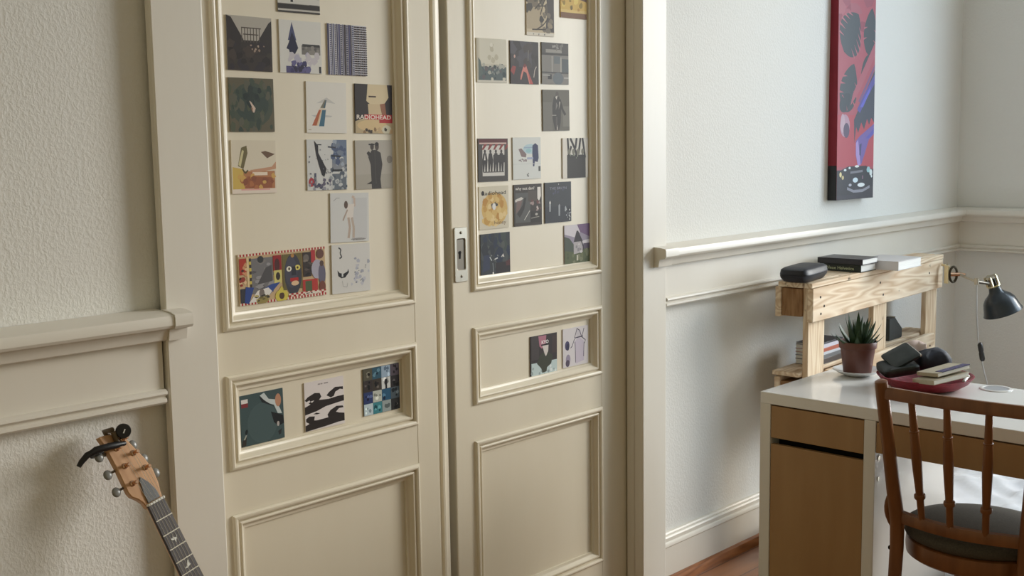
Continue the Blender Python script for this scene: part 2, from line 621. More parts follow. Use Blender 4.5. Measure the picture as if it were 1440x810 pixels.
pull.ring_sweep([rect_ring(px0, px1, pz0, pz1, RS + 0.001, 0.005), rect_ring(px0, px1, pz0, pz1, RS - 0.003, 0.005),
                 rect_ring(px0 + 0.001, px1 - 0.001, pz0 + 0.001, pz1 - 0.001, RS - 0.004, 0.005),
                 rect_ring(cx0, cx1, cz0, cz1, RS - 0.004, 0.005), rect_ring(cx0 + 0.001, cx1 - 0.001, cz0 + 0.001, cz1 - 0.001, RS - 0.003, 0.005)])
plate = pull.build('flush_pull', M['steel'], leafR, smooth=30)
cup = MB()
cup.ring_sweep([rect_ring(cx0, cx1, cz0, cz1, RS - 0.0035, 0.005), rect_ring(cx0 + 0.004, cx1 - 0.004, cz0 + 0.003, cz1 - 0.003, RS - 0.0012, 0.005)])
cup.add(rect_ring(cx0 + 0.004, cx1 - 0.004, cz0 + 0.003, cz1 - 0.003, RS - 0.0012, 0.005), [tuple(range(16))])
cup.build('cup', M['steel_dark'], plate, smooth=30)
kh = MB()
kh.lathe([(0.0001, 0), (0.0045, 0), (0.0045, 0.001), (0.0001, 0.001)], 14, Matrix.Translation((2.250, RS - 0.0014, 1.193)) @ Matrix.Rotation(math.radians(90), 4, 'X'))
kh.prism([(2.2478, 1.176), (2.2522, 1.176), (2.2530, 1.192), (2.2470, 1.192)], 'y', RS - 0.0022, RS - 0.0014)
kh.build('keyhole', M['dark'], plate)
for zz in (1.2475, 1.1275):
    s = MB().ball((2.253, RS - 0.0044, zz), 0.0042, 0.0014, 0.0042, 12, 6)
    s.build('screw', M['steel_dark'], plate)


# ================================================================== PRINTED COVERS
def clip01(pts):
    for ax, lim, sgn in ((0, 0.0, 1), (0, 1.0, -1), (1, 0.0, 1), (1, 1.0, -1)):
        out = []
        n = len(pts)
        for i in range(n):
            a, b = pts[i], pts[(i + 1) % n]
            da, db = sgn * (a[ax] - lim), sgn * (b[ax] - lim)
            if da >= 0:
                out.append(a)
            if da * db < 0:
                t = da / (da - db)
                out.append((a[0] + (b[0] - a[0]) * t, a[1] + (b[1] - a[1]) * t))
        pts = out
        if len(pts) < 3:
            return []
    return pts


class Art:
    """flat print: coloured shapes in unit coordinates, each on its own ink layer"""

    def __init__(self, base):
        self.base, self.s = base, []

    def poly(self, col, *pts):
        self.s.append((col, [tuple(p) for p in pts], None))
        return self

    def rect(self, col, x0, y0, x1, y1):
        return self.poly(col, (x0, y0), (x1, y0), (x1, y1), (x0, y1))

    def ell(self, col, cx, cy, rx, ry, ang=0, n=18):
        a0 = math.radians(ang)
        pts = []
        for k in range(n):
            t = 2 * math.pi * k / n
            x, y = rx * math.cos(t), ry * math.sin(t)
            pts.append((cx + x * math.cos(a0) - y * math.sin(a0), cy + x * math.sin(a0) + y * math.cos(a0)))
        return self.poly(col, *pts)

    def line(self, col, wd, *pts):
        for a, b in zip(pts[:-1], pts[1:]):
            dx, dy = b[0] - a[0], b[1] - a[1]
            L = math.hypot(dx, dy) or 1
            nx, ny = -dy / L * wd / 2, dx / L * wd / 2
            self.poly(col, (a[0] - nx, a[1] - ny), (b[0] - nx, b[1] - ny), (b[0] + nx, b[1] + ny), (a[0] + nx, a[1] + ny))
        return self

    def blobs(self, seed, n, cols, x0, y0, x1, y1, r0, r1, asp=1.0):
        rd = random.Random(seed)
        for _ in range(n):
            cx, cy, r = rd.uniform(x0, x1), rd.uniform(y0, y1), rd.uniform(r0, r1)
            k = rd.randint(5, 8)
            a0 = rd.uniform(0, 6.28)
            self.poly(rd.choice(cols), *[(cx + r * rd.uniform(0.55, 1.1) * math.cos(a0 + 6.283 * i / k),
                                          cy + r * asp * rd.uniform(0.55, 1.1) * math.sin(a0 + 6.283 * i / k)) for i in range(k)])
        return self

    def text(self, s, x, y, h, col, wmax=None, bold=0.0):
        self.s.append((col, None, (s, x, y, h, wmax, bold)))
        return self


def text_polys(s, h, wmax, bold):
    cu = bpy.data.curves.new('lettering', 'FONT')
    cu.body = s
    cu.size = 1.0
    cu.resolution_u = 3
    cu.offset = bold
    ob = bpy.data.objects.new('lettering', cu)
    me = bpy.data.meshes.new_from_object(ob)
    vs = [v.co.copy() for v in me.vertices]
    fs = [tuple(p.vertices) for p in me.polygons]
    bpy.data.objects.remove(ob)
    bpy.data.curves.remove(cu)
    bpy.data.meshes.remove(me)
    if not vs:
        return [], []
    x0, x1 = min(v.x for v in vs), max(v.x for v in vs)
    k = h / 0.72
    kx = k if wmax is None else wmax / (x1 - x0)
    return [((v.x - x0) * kx, v.y * k) for v in vs], fs


def make_print(art, name, cx, y, cz, wd, ht, tilt, th, mat, side=None, dy=0.000004):
    """front faces -Y at y-th; card back at y"""
    verts, faces, cols = [], [], []

    def P(u, v, d):
        a, b = (u - 0.5) * wd, (v - 0.5) * ht
        c, s = math.cos(tilt), math.sin(tilt)
        return (a * c - b * s, -th - d, a * s + b * c + ht / 2)

    def face(pts, d, col):
        k = len(verts)
        verts.extend(P(u, v, d) for u, v in pts)
        faces.append(tuple(range(k, k + len(pts))))
        cols.append(lin(col))
    sq = [(0, 0), (1, 0), (1, 1), (0, 1)]
    face(sq, 0, art.base)
    face(sq[::-1], -th, side or art.base)
    for i in range(4):
        a, b = sq[i], sq[(i + 1) % 4]
        k = len(verts)
        verts.extend([P(*a, 0), P(*a, -th), P(*b, -th), P(*b, 0)])
        faces.append((k, k + 1, k + 2, k + 3))
        cols.append(lin(side or art.base))
    d = 0
    for col, pts, txt in art.s:
        d += dy
        if txt:
            s, x, yy, h, wmax, bold = txt
            vs, fs = text_polys(s, h, wmax, bold)
            for f in fs:
                pp = [(x + vs[i][0], yy + vs[i][1]) for i in f]
                ar = sum(pp[i][0] * pp[(i + 1) % len(pp)][1] - pp[(i + 1) % len(pp)][0] * pp[i][1] for i in range(len(pp)))
                if ar < 0:
                    pp = pp[::-1]
                face(pp, d, col)
        else:
            ar = sum(pts[i][0] * pts[(i + 1) % len(pts)][1] - pts[(i + 1) % len(pts)][0] * pts[i][1] for i in range(len(pts)))
            if ar < 0:
                pts = pts[::-1]
            pts = clip01(pts)
            if len(pts) >= 3:
                face(pts, d, col)
    me = bpy.data.meshes.new(name)
    me.from_pydata(verts, [], faces)
    me.materials.append(mat)
    at = me.color_attributes.new('print', 'FLOAT_COLOR', 'CORNER')
    for p, c in zip(me.polygons, cols):
        for li in p.loop_indices:
            at.data[li].color = c
    me.update()
    o = bpy.data.objects.new(name, me)
    C.objects.link(o)
    o.location = (cx, y, cz - ht / 2)
    return o


ART = {}
a = Art((176, 170, 160)).rect((60, 52, 48), 0, 0, 1, 0.52).poly((52, 46, 44), (0, 1), (0.10, 0.97), (0.36, 0.58), (0.4, 0.3), (0, 0.3)).poly((54, 48, 46), (1, 0.95), (0.93, 0.9), (0.68, 0.55), (0.6, 0.3), (1, 0.3))
a.rect((58, 52, 48), 0.30, 0.42, 0.75, 0.56)
for i in range(7):
    a.line((84, 76, 70), 0.018, (0.33 + i * 0.065, 0.52), (0.33 + i * 0.065, 0.80))
a.line((84, 76, 70), 0.02, (0.32, 0.79), (0.76, 0.79)).line((84, 76, 70), 0.02, (0.36, 0.67), (0.7, 0.67))
a.blobs(3, 26, [(44, 38, 36), (70, 60, 54), (52, 46, 50), (64, 58, 50)], 0, 0, 1, 0.5, 0.05, 0.13)
a.blobs(5, 7, [(170, 150, 134), (150, 130, 116)], 0.42, 0.36, 0.85, 0.50, 0.018, 0.035)
ART['A'] = a
a = Art((214, 212, 206)).poly((70, 74, 110), (0.30, 0.97), (0.40, 0.62), (0.20, 0.62)).poly((36, 36, 62), (0.30, 0.78), (0.40, 0.58), (0.44, 0.48), (0.40, 0.42), (0.36, 0.36), (0.24, 0.36), (0.22, 0.44), (0.16, 0.46), (0.22, 0.58))
a.rect((120, 116, 112), 0.52, 0.36, 0.97, 0.54).rect((62, 60, 60), 0.54, 0.51, 0.96, 0.56).blobs(8, 8, [(140, 136, 130), (96, 92, 90)], 0.54, 0.38, 0.95, 0.5, 0.03, 0.07)
a.blobs(2, 18, [(196, 190, 196), (176, 172, 190)], 0.1, 0.18, 0.9, 0.36, 0.05, 0.10).rect((84, 78, 120), 0.14, 0.0, 0.70, 0.13).blobs(4, 16, [(60, 56, 98), (100, 96, 140), (48, 44, 70)], 0.14, 0.02, 0.7, 0.20, 0.04, 0.09).rect((50, 50, 56), 0.93, 0.01, 0.98, 0.14)
ART['B'] = a
a = Art((198, 196, 204))
rd = random.Random(6)
x = 0.0
k = 0
while x < 1:
    wd_ = rd.uniform(0.018, 0.05)
    dk = [(52, 50, 84), (76, 74, 110), (40, 38, 60), (96, 98, 124), (58, 50, 58)][k % 5]
    if x > 0.66:
        for j in range(22):
            a.rect((56, 40, 44) if k % 2 else (38, 30, 40), x, j / 22.0, x + wd_ * 0.95, j / 22.0 + 0.027)
    elif k % 3 == 1:
        for j in range(26):
            a.rect(dk, x, j / 26.0, x + wd_, j / 26.0 + 0.026)
    else:
        a.rect(dk, x, 0, x + wd_, 1)
    x += wd_ + rd.uniform(0.006, 0.02)
    k += 1
ART['C'] = a
a = Art((98, 92, 74)).ell((74, 82, 70), 0.5, 0.5, 0.48, 0.42).ell((60, 72, 66), 0.5, 0.52, 0.38, 0.33)
a.blobs(11, 46, [(70, 80, 68), (58, 70, 62), (82, 88, 70), (92, 92, 78)], 0, 0, 1, 0.95, 0.04, 0.09, 1.6).blobs(12, 10, [(44, 54, 52), (50, 60, 56)], 0.3, 0.5, 0.7, 0.8, 0.05, 0.12)
a.poly((206, 186, 170), (0.44, 0.58), (0.48, 0.56), (0.58, 0.44), (0.55, 0.36), (0.52, 0.36), (0.50, 0.46)).poly((160, 120, 100), (0.48, 0.46), (0.52, 0.44), (0.5, 0.36))
ART['D'] = a
a = Art((222, 218, 210)).poly((196, 194, 190), (0.25, 0.58), (0.5, 0.70), (0.72, 0.58), (0.5, 0.60)).poly((192, 190, 188), (0.12, 0.34), (0.34, 0.36), (0.64, 0.34), (0.6, 0.31), (0.2, 0.31))
a.poly((176, 96, 62), (0.13, 0.14), (0.24, 0.14), (0.36, 0.46), (0.31, 0.46)).poly((214, 190, 158), (0.24, 0.14), (0.28, 0.14), (0.39, 0.46), (0.36, 0.46)).poly((222, 218, 206), (0.28, 0.14), (0.30, 0.14), (0.40, 0.46), (0.39, 0.46)).poly((66, 106, 128), (0.30, 0.13), (0.43, 0.13), (0.48, 0.46), (0.39, 0.46))
a.poly((212, 200, 184), (0.31, 0.45), (0.47, 0.45), (0.46, 0.49), (0.33, 0.49)).poly((120, 116, 100), (0.34, 0.49), (0.46, 0.49), (0.50, 0.65), (0.45, 0.65)).poly((72, 96, 108), (0.41, 0.49), (0.46, 0.49), (0.50, 0.65), (0.48, 0.65)).rect((190, 176, 160), 0.04, 0.05, 0.11, 0.07)
ART['E'] = a
a = Art((52, 44, 42)).poly((214, 196, 160), (0.34, 1.0), (0.86, 1.0), (0.90, 0.74), (0.78, 0.60), (0.42, 0.58), (0.30, 0.66)).poly((206, 184, 148), (0.34, 0.60), (0.78, 0.60), (0.76, 0.36), (0.36, 0.36)).poly((150, 100, 74), (0.66, 0.6), (0.80, 0.62), (0.84, 0.36), (0.72, 0.36))
a.poly((186, 166, 130), (0.0, 0.0), (0.0, 0.24), (0.2, 0.30), (0.8, 0.30), (1.0, 0.24), (1, 0)).ell((212, 186, 140), 0.45, 0.16, 0.4, 0.12).ell((206, 200, 176), 0.84, 0.08, 0.13, 0.09).blobs(4, 9, [(140, 112, 78), (196, 168, 128), (70, 58, 46)], 0, 0, 1, 0.1, 0.04, 0.08)
a.rect((70, 52, 46), 0.36, 0.735, 0.56, 0.765)
a.rect((186, 52, 50), 0.24, 0.285, 0.98, 0.385).rect((176, 40, 42), 0.64, 0.215, 1.0, 0.29).text('RADIOHEAD', 0.04, 0.292, 0.085, (238, 226, 214), 0.92, 0.012)
ART['F'] = a
a = Art((216, 206, 186)).rect((178, 122, 82), 0.02, 0.09, 0.97, 0.42).poly((206, 176, 92), (0.02, 0.08), (0.02, 0.5), (0.25, 0.46), (0.28, 0.08)).poly((152, 92, 62), (0.3, 0.1), (0.9, 0.1), (0.92, 0.3), (0.34, 0.32))
a.poly((112, 102, 68), (0.14, 0.52), (0.22, 0.86), (0.34, 0.9), (0.36, 0.76), (0.26, 0.46)).poly((206, 196, 150), (0.15, 0.54), (0.24, 0.82), (0.28, 0.8), (0.2, 0.5)).poly((112, 88, 70), (0.66, 0.78), (0.76, 0.80), (0.98, 0.74), (0.8, 0.66))
a.poly((196, 150, 120), (0.4, 0.44), (0.9, 0.5), (1, 0.6), (1, 0.46), (0.5, 0.38)).rect((232, 214, 194), 0.46, 0.34, 0.80, 0.40).blobs(7, 16, [(160, 96, 66), (176, 112, 72), (140, 84, 60), (206, 164, 92)], 0.05, 0.1, 0.95, 0.34, 0.04, 0.09).line((90, 80, 50), 0.03, (0.24, 0.46), (0.3, 0.38), (0.36, 0.44)).rect((228, 214, 200), 0.0, 0.0, 1.0, 0.085).rect((222, 168, 160), 0.2, 0.06, 0.85, 0.085)
ART['G'] = a
a = Art((206, 206, 204)).rect((108, 122, 146), 0.66, 0.66, 1.0, 1.0).rect((136, 140, 148), 0.62, 0.36, 1, 0.62).rect((104, 112, 122), 0.62, 0.0, 0.98, 0.32)
a.blobs(21, 26, [(80, 92, 122), (160, 170, 184), (120, 130, 146)], 0.6, 0.5, 1, 1, 0.04, 0.09).blobs(22, 26, [(84, 92, 104), (150, 156, 160), (190, 192, 192)], 0.55, 0, 1, 0.5, 0.03, 0.07)
a.poly((44, 42, 46), (0.18, 0.98), (0.28, 0.88), (0.28, 0.74), (0.48, 0.42), (0.42, 0.26), (0.36, 0.30), (0.28, 0.52), (0.22, 0.72)).line((40, 40, 44), 0.02, (0.2, 0.9), (0.36, 0.9)).line((66, 70, 84), 0.03, (0.52, 0.86), (0.72, 0.84)).line((40, 42, 46), 0.03, (0.6, 0.68), (0.85, 0.67)).line((34, 36, 40), 0.035, (0.62, 0.39), (0.88, 0.39)).rect((78, 80, 100), 0.17, 0.05, 0.22, 0.34)
a.ell((168, 58, 66), 0.1, 0.16, 0.07, 0.09).blobs(23, 22, [(70, 72, 96), (96, 90, 110), (150, 150, 160)], 0.05, 0.0, 0.6, 0.2, 0.02, 0.06).blobs(24, 18, [(130, 132, 140), (110, 112, 122)], 0.05, 0.2, 0.6, 0.8, 0.008, 0.025)
ART['H'] = a
a = Art((176, 170, 160)).rect((168, 162, 150), 0, 0, 1, 0.3).poly((62, 58, 56), (0.34, 0.66), (0.44, 0.80), (0.56, 0.80), (0.68, 0.74), (0.72, 0.5), (0.66, 0.2), (0.68, 0.0), (0.42, 0.0), (0.40, 0.5)).poly((56, 52, 50), (0.30, 0.74), (0.34, 0.68), (0.44, 0.70), (0.36, 0.78))
a.ell((70, 62, 58), 0.45, 0.87, 0.05, 0.07).rect((48, 44, 42), 0.36, 0.90, 0.52, 0.93).ell((80, 70, 64), 0.58, 0.87, 0.055, 0.08).ell((50, 46, 44), 0.58, 0.92, 0.055, 0.04).poly((50, 46, 44), (0.28, 0.10), (0.42, 0.10), (0.42, 0.16)).ell((136, 130, 122), 0.92, 0.6, 0.08, 0.08).line((84, 80, 76), 0.012, (0.52, 0.78), (0.54, 0.1))
ART['I'] = a
a = Art((208, 208, 206)).rect((198, 198, 198), 0.55, 0.05, 0.95, 0.9).line((196, 176, 162), 0.05, (0.56, 0.93), (0.62, 0.90), (0.62, 0.72)).poly((220, 212, 204), (0.42, 0.76), (0.62, 0.78), (0.58, 0.46), (0.42, 0.48)).ell((96, 78, 68), 0.40, 0.76, 0.05, 0.08)
a.line((176, 158, 146), 0.035, (0.44, 0.66), (0.36, 0.52), (0.32, 0.44)).line((184, 166, 152), 0.06, (0.46, 0.5), (0.50, 0.3), (0.46, 0.08)).line((188, 172, 158), 0.06, (0.55, 0.5), (0.60, 0.28), (0.59, 0.08)).ell((150, 148, 146), 0.72, 0.05, 0.2, 0.025).blobs(4, 6, [(130, 128, 126), (170, 168, 166)], 0.5, 0.03, 0.9, 0.07, 0.01, 0.03).line((160, 160, 160), 0.012, (0.08, 0.84), (0.16, 0.9), (0.24, 0.9))
ART['J'] = a
a = Art((210, 208, 204)).line((70, 70, 72), 0.03, (0.18, 0.94), (0.24, 0.90), (0.22, 0.82), (0.26, 0.74), (0.2, 0.72)).poly((38, 38, 40), (0.14, 0.48), (0.20, 0.42), (0.30, 0.40), (0.40, 0.44), (0.42, 0.50), (0.44, 0.42), (0.34, 0.32), (0.24, 0.31), (0.16, 0.36))
a.rect((206, 206, 204), 0.25, 0.34, 0.29, 0.42).blobs(31, 26, [(190, 190, 198), (176, 178, 190), (160, 162, 174)], 0.5, 0.10, 0.98, 0.7, 0.02, 0.06).blobs(32, 12, [(140, 142, 154), (120, 122, 130)], 0.55, 0.2, 0.95, 0.6, 0.01, 0.025).line((150, 150, 154), 0.008, (0.26, 0.26), (0.28, 0.14), (0.38, 0.12), (0.40, 0.2))
ART['K'] = a
a = Art((66, 84, 86)).ell((74, 92, 94), 0.5, 0.4, 0.35, 0.4).poly((198, 206, 206), (0.46, 0.94), (0.56, 0.98), (0.66, 0.84), (0.82, 0.80), (0.92, 0.6), (0.96, 0.5), (0.86, 0.52), (0.78, 0.7), (0.6, 0.78)).poly((36, 40, 44), (0.44, 0.93), (0.5, 0.80), (0.76, 0.68), (0.8, 0.66), (0.6, 0.80))
a.ell((186, 138, 110), 0.88, 0.78, 0.07, 0.13).poly((30, 32, 34), (0.70, 0.58), (0.8, 0.54), (0.98, 0.46), (1.0, 0.3), (0.86, 0.26), (0.76, 0.36)).ell((180, 172, 168), 0.86, 0.31, 0.03, 0.05).poly((44, 48, 50), (0.85, 0.16), (0.94, 0.2), (0.92, 0.1), (0.87, 0.08)).rect((224, 218, 214), 0.03, 0.84, 0.18, 0.92).rect((128, 52, 56), 0.03, 0.76, 0.18, 0.84)
a.ell((30, 38, 40), 0.12, 0.28, 0.03, 0.05, -20).poly((54, 50, 44), (0.0, 0.0), (0.1, 0.02), (0.12, 0.18), (0.02, 0.12)).poly((160, 160, 150), (0.05, 0.14), (0.10, 0.22), (0.13, 0.22), (0.08, 0.13))
ART['M'] = a
a = Art((222, 214, 212))
BK = (42, 34, 32)
a.poly(BK, (0, 0.64), (0.08, 0.70), (0.25, 0.76), (0.38, 0.74), (0.42, 0.66), (0.36, 0.60), (0.6, 0.58), (0.84, 0.60), (1.0, 0.60), (1.0, 0.48), (0.84, 0.47), (0.52, 0.44), (0.3, 0.38), (0.0, 0.34), (0, 0.50), (0.14, 0.54))
a.poly((222, 214, 212), (0.03, 0.60), (0.12, 0.63), (0.14, 0.59), (0.06, 0.56)).poly((222, 214, 212), (0.14, 0.60), (0.24, 0.61), (0.18, 0.57))
a.poly(BK, (0.55, 0.66), (0.62, 0.72), (0.78, 0.80), (0.98, 0.78), (0.98, 0.72), (0.90, 0.74), (0.78, 0.70), (0.74, 0.62), (0.66, 0.60))
a.poly(BK, (0.0, 0.0), (0.0, 0.12), (0.10, 0.15), (0.02, 0.20), (0.02, 0.26), (0.10, 0.30), (0.24, 0.28), (0.22, 0.2), (0.3, 0.19), (0.58, 0.2), (0.56, 0.26), (0.64, 0.34), (0.8, 0.40), (0.96, 0.38), (0.98, 0.34), (0.86, 0.34), (0.78, 0.28), (0.86, 0.25), (1.0, 0.22), (1.0, 0.06), (0.84, 0.06), (0.5, 0.03), (0.3, 0.02))
a.poly(BK, (0.20, 0.33), (0.28, 0.35), (0.38, 0.32), (0.3, 0.31))
a.rect((150, 142, 142), 0.34, 0.91, 0.40, 0.935).rect((150, 142, 142), 0.41, 0.91, 0.46, 0.935).rect((150, 142, 142), 0.49, 0.91, 0.60, 0.935)
ART['N'] = a
a = Art((60, 66, 70))
cl = [[(82, 78, 62), (44, 84, 104), (150, 170, 190), (84, 74, 84)], [(54, 46, 44), (58, 50, 42), (206, 208, 206), (40, 36, 38)],
      [(40, 56, 104), (186, 190, 180), (36, 84, 116), (72, 84, 92)], [(190, 206, 214), (60, 130, 140), (150, 160, 160), (40, 40, 40)]]
for j in range(4):
    for i in range(4):
        a.rect(cl[j][i], i * 0.25, 0.75 - j * 0.25, i * 0.25 + 0.245, 0.995 - j * 0.25)
        b = cl[j][i]
        dk = tuple(max(0, c - 60) for c in b)
        lt = tuple(min(255, c + 50) for c in b)
        a.blobs(j * 7 + i + 50, 4, [dk, lt, dk], i * 0.25 + 0.05, 0.79 - j * 0.25, i * 0.25 + 0.2, 0.96 - j * 0.25, 0.03, 0.06)
a.ell((30, 28, 30), 0.62, 0.64, 0.045, 0.07).rect((30, 28, 30), 0.60, 0.5, 0.65, 0.6)
ART['O'] = a
a = Art((150, 146, 136)).rect((70, 66, 60), 0, 0.35, 1, 1).blobs(61, 30, [(120, 116, 106), (90, 86, 80), (50, 48, 46), (160, 156, 146)], 0, 0.2, 1, 1, 0.06, 0.15).rect((206, 204, 196), 0, 0.17, 1, 0.28).rect((50, 46, 42), 0, 0.07, 1, 0.16).rect((196, 192, 184), 0, 0.035, 1, 0.06).rect((60, 56, 52), 0, 0, 1, 0.03).rect((40, 38, 36), 0.30, 0.2, 0.36, 0.6)
ART['T1'] = a
a = Art((196, 180, 150)).rect((176, 160, 132), 0, 0.15, 0.6, 0.7).blobs(71, 14, [(96, 88, 74), (70, 64, 56), (120, 108, 90)], 0.0, 0.55, 1, 1.0, 0.08, 0.16).poly((76, 70, 66), (0.68, 0.1), (1, 0.1), (1, 1), (0.7, 1), (0.78, 0.6), (0.72, 0.4)).blobs(72, 12, [(150, 136, 112), (120, 110, 94), (60, 54, 48)], 0.5, 0.1, 1, 0.6, 0.05, 0.10)
for pp in (((0.3, 0.62), (0.5, 0.78), (0.62, 0.95)), ((0.42, 0.70), (0.70, 0.72)), ((0.5, 0.5), (0.6, 0.74), (0.7, 0.92)), ((0.35, 0.14), (0.6, 0.26), (0.8, 0.44)), ((0.2, 0.14), (0.7, 0.16))):
    a.line((66, 58, 48), 0.03, *pp)
a.rect((214, 206, 190), 0, 0, 1, 0.075).blobs(73, 5, [(120, 116, 108)], 0.05, 0.02, 0.75, 0.05, 0.01, 0.03)
ART['P'] = a
a = Art((206, 170, 84)).rect((120, 84, 54), 0, 0.0, 1, 0.13).rect((216, 186, 112), 0, 0.13, 1, 0.2).rect((112, 76, 44), 0, 0.50, 1, 0.56).poly((106, 76, 60), (0.2, 0.56), (1, 0.42), (1, 0.56)).blobs(81, 26, [(150, 124, 52), (222, 196, 104), (182, 138, 60), (110, 90, 40)], 0, 0.2, 1, 1, 0.04, 0.10)
ART['Q'] = a
a = Art((196, 188, 168)).rect((208, 202, 184), 0.1, 0.42, 1, 1).rect((84, 96, 96), 0.04, 0.05, 0.98, 0.36).blobs(91, 34, [(60, 70, 72), (130, 134, 128), (170, 168, 156), (96, 90, 90), (200, 194, 178)], 0.15, 0.06, 0.98, 0.40, 0.03, 0.08).poly((92, 104, 100), (0.04, 0.1), (0.2, 0.2), (0.12, 0.5), (0.05, 0.56)).rect((206, 200, 186), 0, 0, 1, 0.05).rect((186, 176, 156), 0.02, 0.05, 0.05, 1).blobs(92, 6, [(186, 178, 156), (218, 212, 196)], 0.2, 0.5, 0.9, 0.95, 0.05, 0.1)
ART['R'] = a
a = Art((66, 60, 60)).rect((80, 76, 80), 0.3, 0.4, 0.75, 1).blobs(101, 12, [(60, 54, 52), (84, 80, 84), (74, 66, 62)], 0, 0.4, 1, 1, 0.08, 0.16).poly((206, 128, 116), (0.36, 0.2), (0.46, 0.44), (0.54, 0.46), (0.62, 0.3), (0.74, 0.0), (0.66, 0.0), (0.56, 0.26), (0.46, 0.3), (0.38, 0.1), (0.34, 0.1)).poly((150, 70, 66), (0.0, 0.3), (0.08, 0.42), (0.2, 0.4), (0.12, 0.2))
a.poly((176, 84, 80), (0.62, 0.3), (0.8, 0.0), (0.68, 0.0)).ell((196, 160, 150), 0.15, 0.64, 0.03, 0.04).line((150, 146, 140), 0.015, (0.62, 0.55), (0.64, 0.8)).line((190, 178, 168), 0.025, (0.82, 0.16), (0.86, 0.34), (0.92, 0.42)).poly((120, 60, 58), (0.44, 0.42), (0.5, 0.48), (0.58, 0.44), (0.5, 0.38))
ART['S'] = a
a = Art((130, 126, 120)).rect((84, 80, 76), 0, 0.74, 1, 1).rect((150, 146, 138), 0.15, 0.76, 0.75, 0.84).blobs(111, 10, [(150, 146, 140), (120, 116, 110)], 0.3, 0.84, 0.8, 0.96, 0.03, 0.06).rect((70, 66, 62), 0, 0.70, 1, 0.745).rect((158, 154, 146), 0.36, 0.3, 0.41, 0.68).rect((104, 110, 112), 0.45, 0.5, 0.68, 0.68).rect((170, 166, 156), 0.69, 0.3, 0.73, 0.66).rect((86, 92, 94), 0.75, 0.3, 1, 0.62).rect((80, 78, 76), 0, 0.26, 1, 0.3).ell((104, 110, 114), 0.6, 0.14, 0.2, 0.15).rect((56, 54, 54), 0.22, 0.12, 0.36, 0.24).rect((166, 164, 158), 0.02, 0.2, 0.3, 0.23).rect((170, 166, 160), 0.82, 0.14, 1, 0.18)
ART['T'] = a
a = Art((106, 102, 92)).rect((116, 112, 104), 0.0, 0.0, 0.35, 0.7).rect((122, 118, 108), 0.75, 0.1, 1, 0.6).poly((66, 62, 58), (0.42, 0.84), (0.62, 0.84), (0.70, 0.6), (0.68, 0.44), (0.66, 0.2), (0.6, 0.02), (0.44, 0.02), (0.36, 0.3), (0.36, 0.6)).poly((66, 62, 58), (0.62, 0.80), (0.68, 0.76), (0.78, 0.52), (0.88, 0.40), (0.80, 0.37), (0.70, 0.52)).ell((88, 82, 76), 0.54, 0.89, 0.06, 0.07).poly((200, 194, 184), (0.47, 0.83), (0.56, 0.86), (0.52, 0.76)).poly((120, 114, 108), (0.5, 0.7), (0.56, 0.62), (0.48, 0.5)).poly((176, 170, 160), (0.62, 0.72), (0.66, 0.7), (0.6, 0.52)).line((170, 166, 158), 0.015, (0.34, 0.38), (0.5, 0.38)).rect((180, 172, 164), 0.51, 0.02, 0.55, 0.14).rect((90, 84, 80), 0.48, 0.1, 0.54, 0.34)
ART['U'] = a
a = Art((72, 68, 64)).rect((206, 202, 196), 0.14, 0.13, 0.88, 0.84)
a.rect((92, 40, 40), 0.02, 0.88, 0.98, 0.99).rect((206, 176, 168), 0.04, 0.87, 0.95, 0.905)
for i in range(5):
    a.poly((134, 56, 52), (0.12 + i * 0.19, 0.74), (0.18 + i * 0.19, 0.74), (0.30 + i * 0.19, 0.87), (0.20 + i * 0.19, 0.87))
for i in range(4):
    xx = 0.22 + i * 0.185
    a.poly((54, 50, 48), (xx - 0.085, 0.5), (xx - 0.05, 0.66), (xx + 0.05, 0.66), (xx + 0.09, 0.5), (xx + 0.06, 0.22), (xx + 0.01, 0.22), (xx, 0.42), (xx - 0.03, 0.22), (xx - 0.07, 0.22)).ell((60, 52, 50), xx, 0.70, 0.035, 0.045)
a.rect((60, 56, 54), 0.5, 0.44, 0.92, 0.62).poly((220, 214, 208), (0.19, 0.5), (0.22, 0.64), (0.24, 0.5)).rect((90, 86, 82), 0.16, 0.21, 0.86, 0.235)
ART['V'] = a
a = Art((212, 214, 210)).ell((178, 200, 208), 0.62, 0.72, 0.26, 0.12).rect((150, 170, 190), 0.4, 0.74, 0.72, 0.77).poly((60, 64, 96), (0.70, 0.80), (0.80, 0.86), (0.90, 0.80), (0.92, 0.5), (0.88, 0.40), (0.78, 0.42), (0.76, 0.30), (0.71, 0.30), (0.69, 0.6)).poly((130, 112, 112), (0.20, 0.72), (0.30, 0.74), (0.48, 0.60), (0.46, 0.52), (0.3, 0.54)).blobs(121, 10, [(150, 136, 138), (120, 108, 112)], 0.2, 0.42, 0.48, 0.48, 0.02, 0.04).rect((164, 170, 196), 0.5, 0.47, 0.72, 0.52).ell((150, 190, 196), 0.56, 0.68, 0.1, 0.05).rect((84, 84, 82), 0.91, 0.18, 0.98, 0.30).blobs(122, 4, [(110, 110, 108)], 0.5, 0.07, 0.56, 0.16, 0.015, 0.03).rect((196, 198, 196), 0.0, 0.36, 1, 0.37)
ART['W'] = a
a = Art((218, 212, 202)).rect((62, 58, 54), 0.17, 0.0, 0.90, 0.58).rect((206, 202, 192), 0.17, 0.58, 0.90, 1.0)
for pp in (((0.2, 1), (0.24, 0.55)), ((0.30, 1), (0.5, 0.7), (0.55, 0.5)), ((0.55, 1), (0.5, 0.75)), ((0.70, 1), (0.62, 0.6)), ((0.78, 1), (0.88, 0.5)), ((0.34, 0.8), (0.25, 0.6))):
    a.line((48, 44, 42), 0.07, *pp)
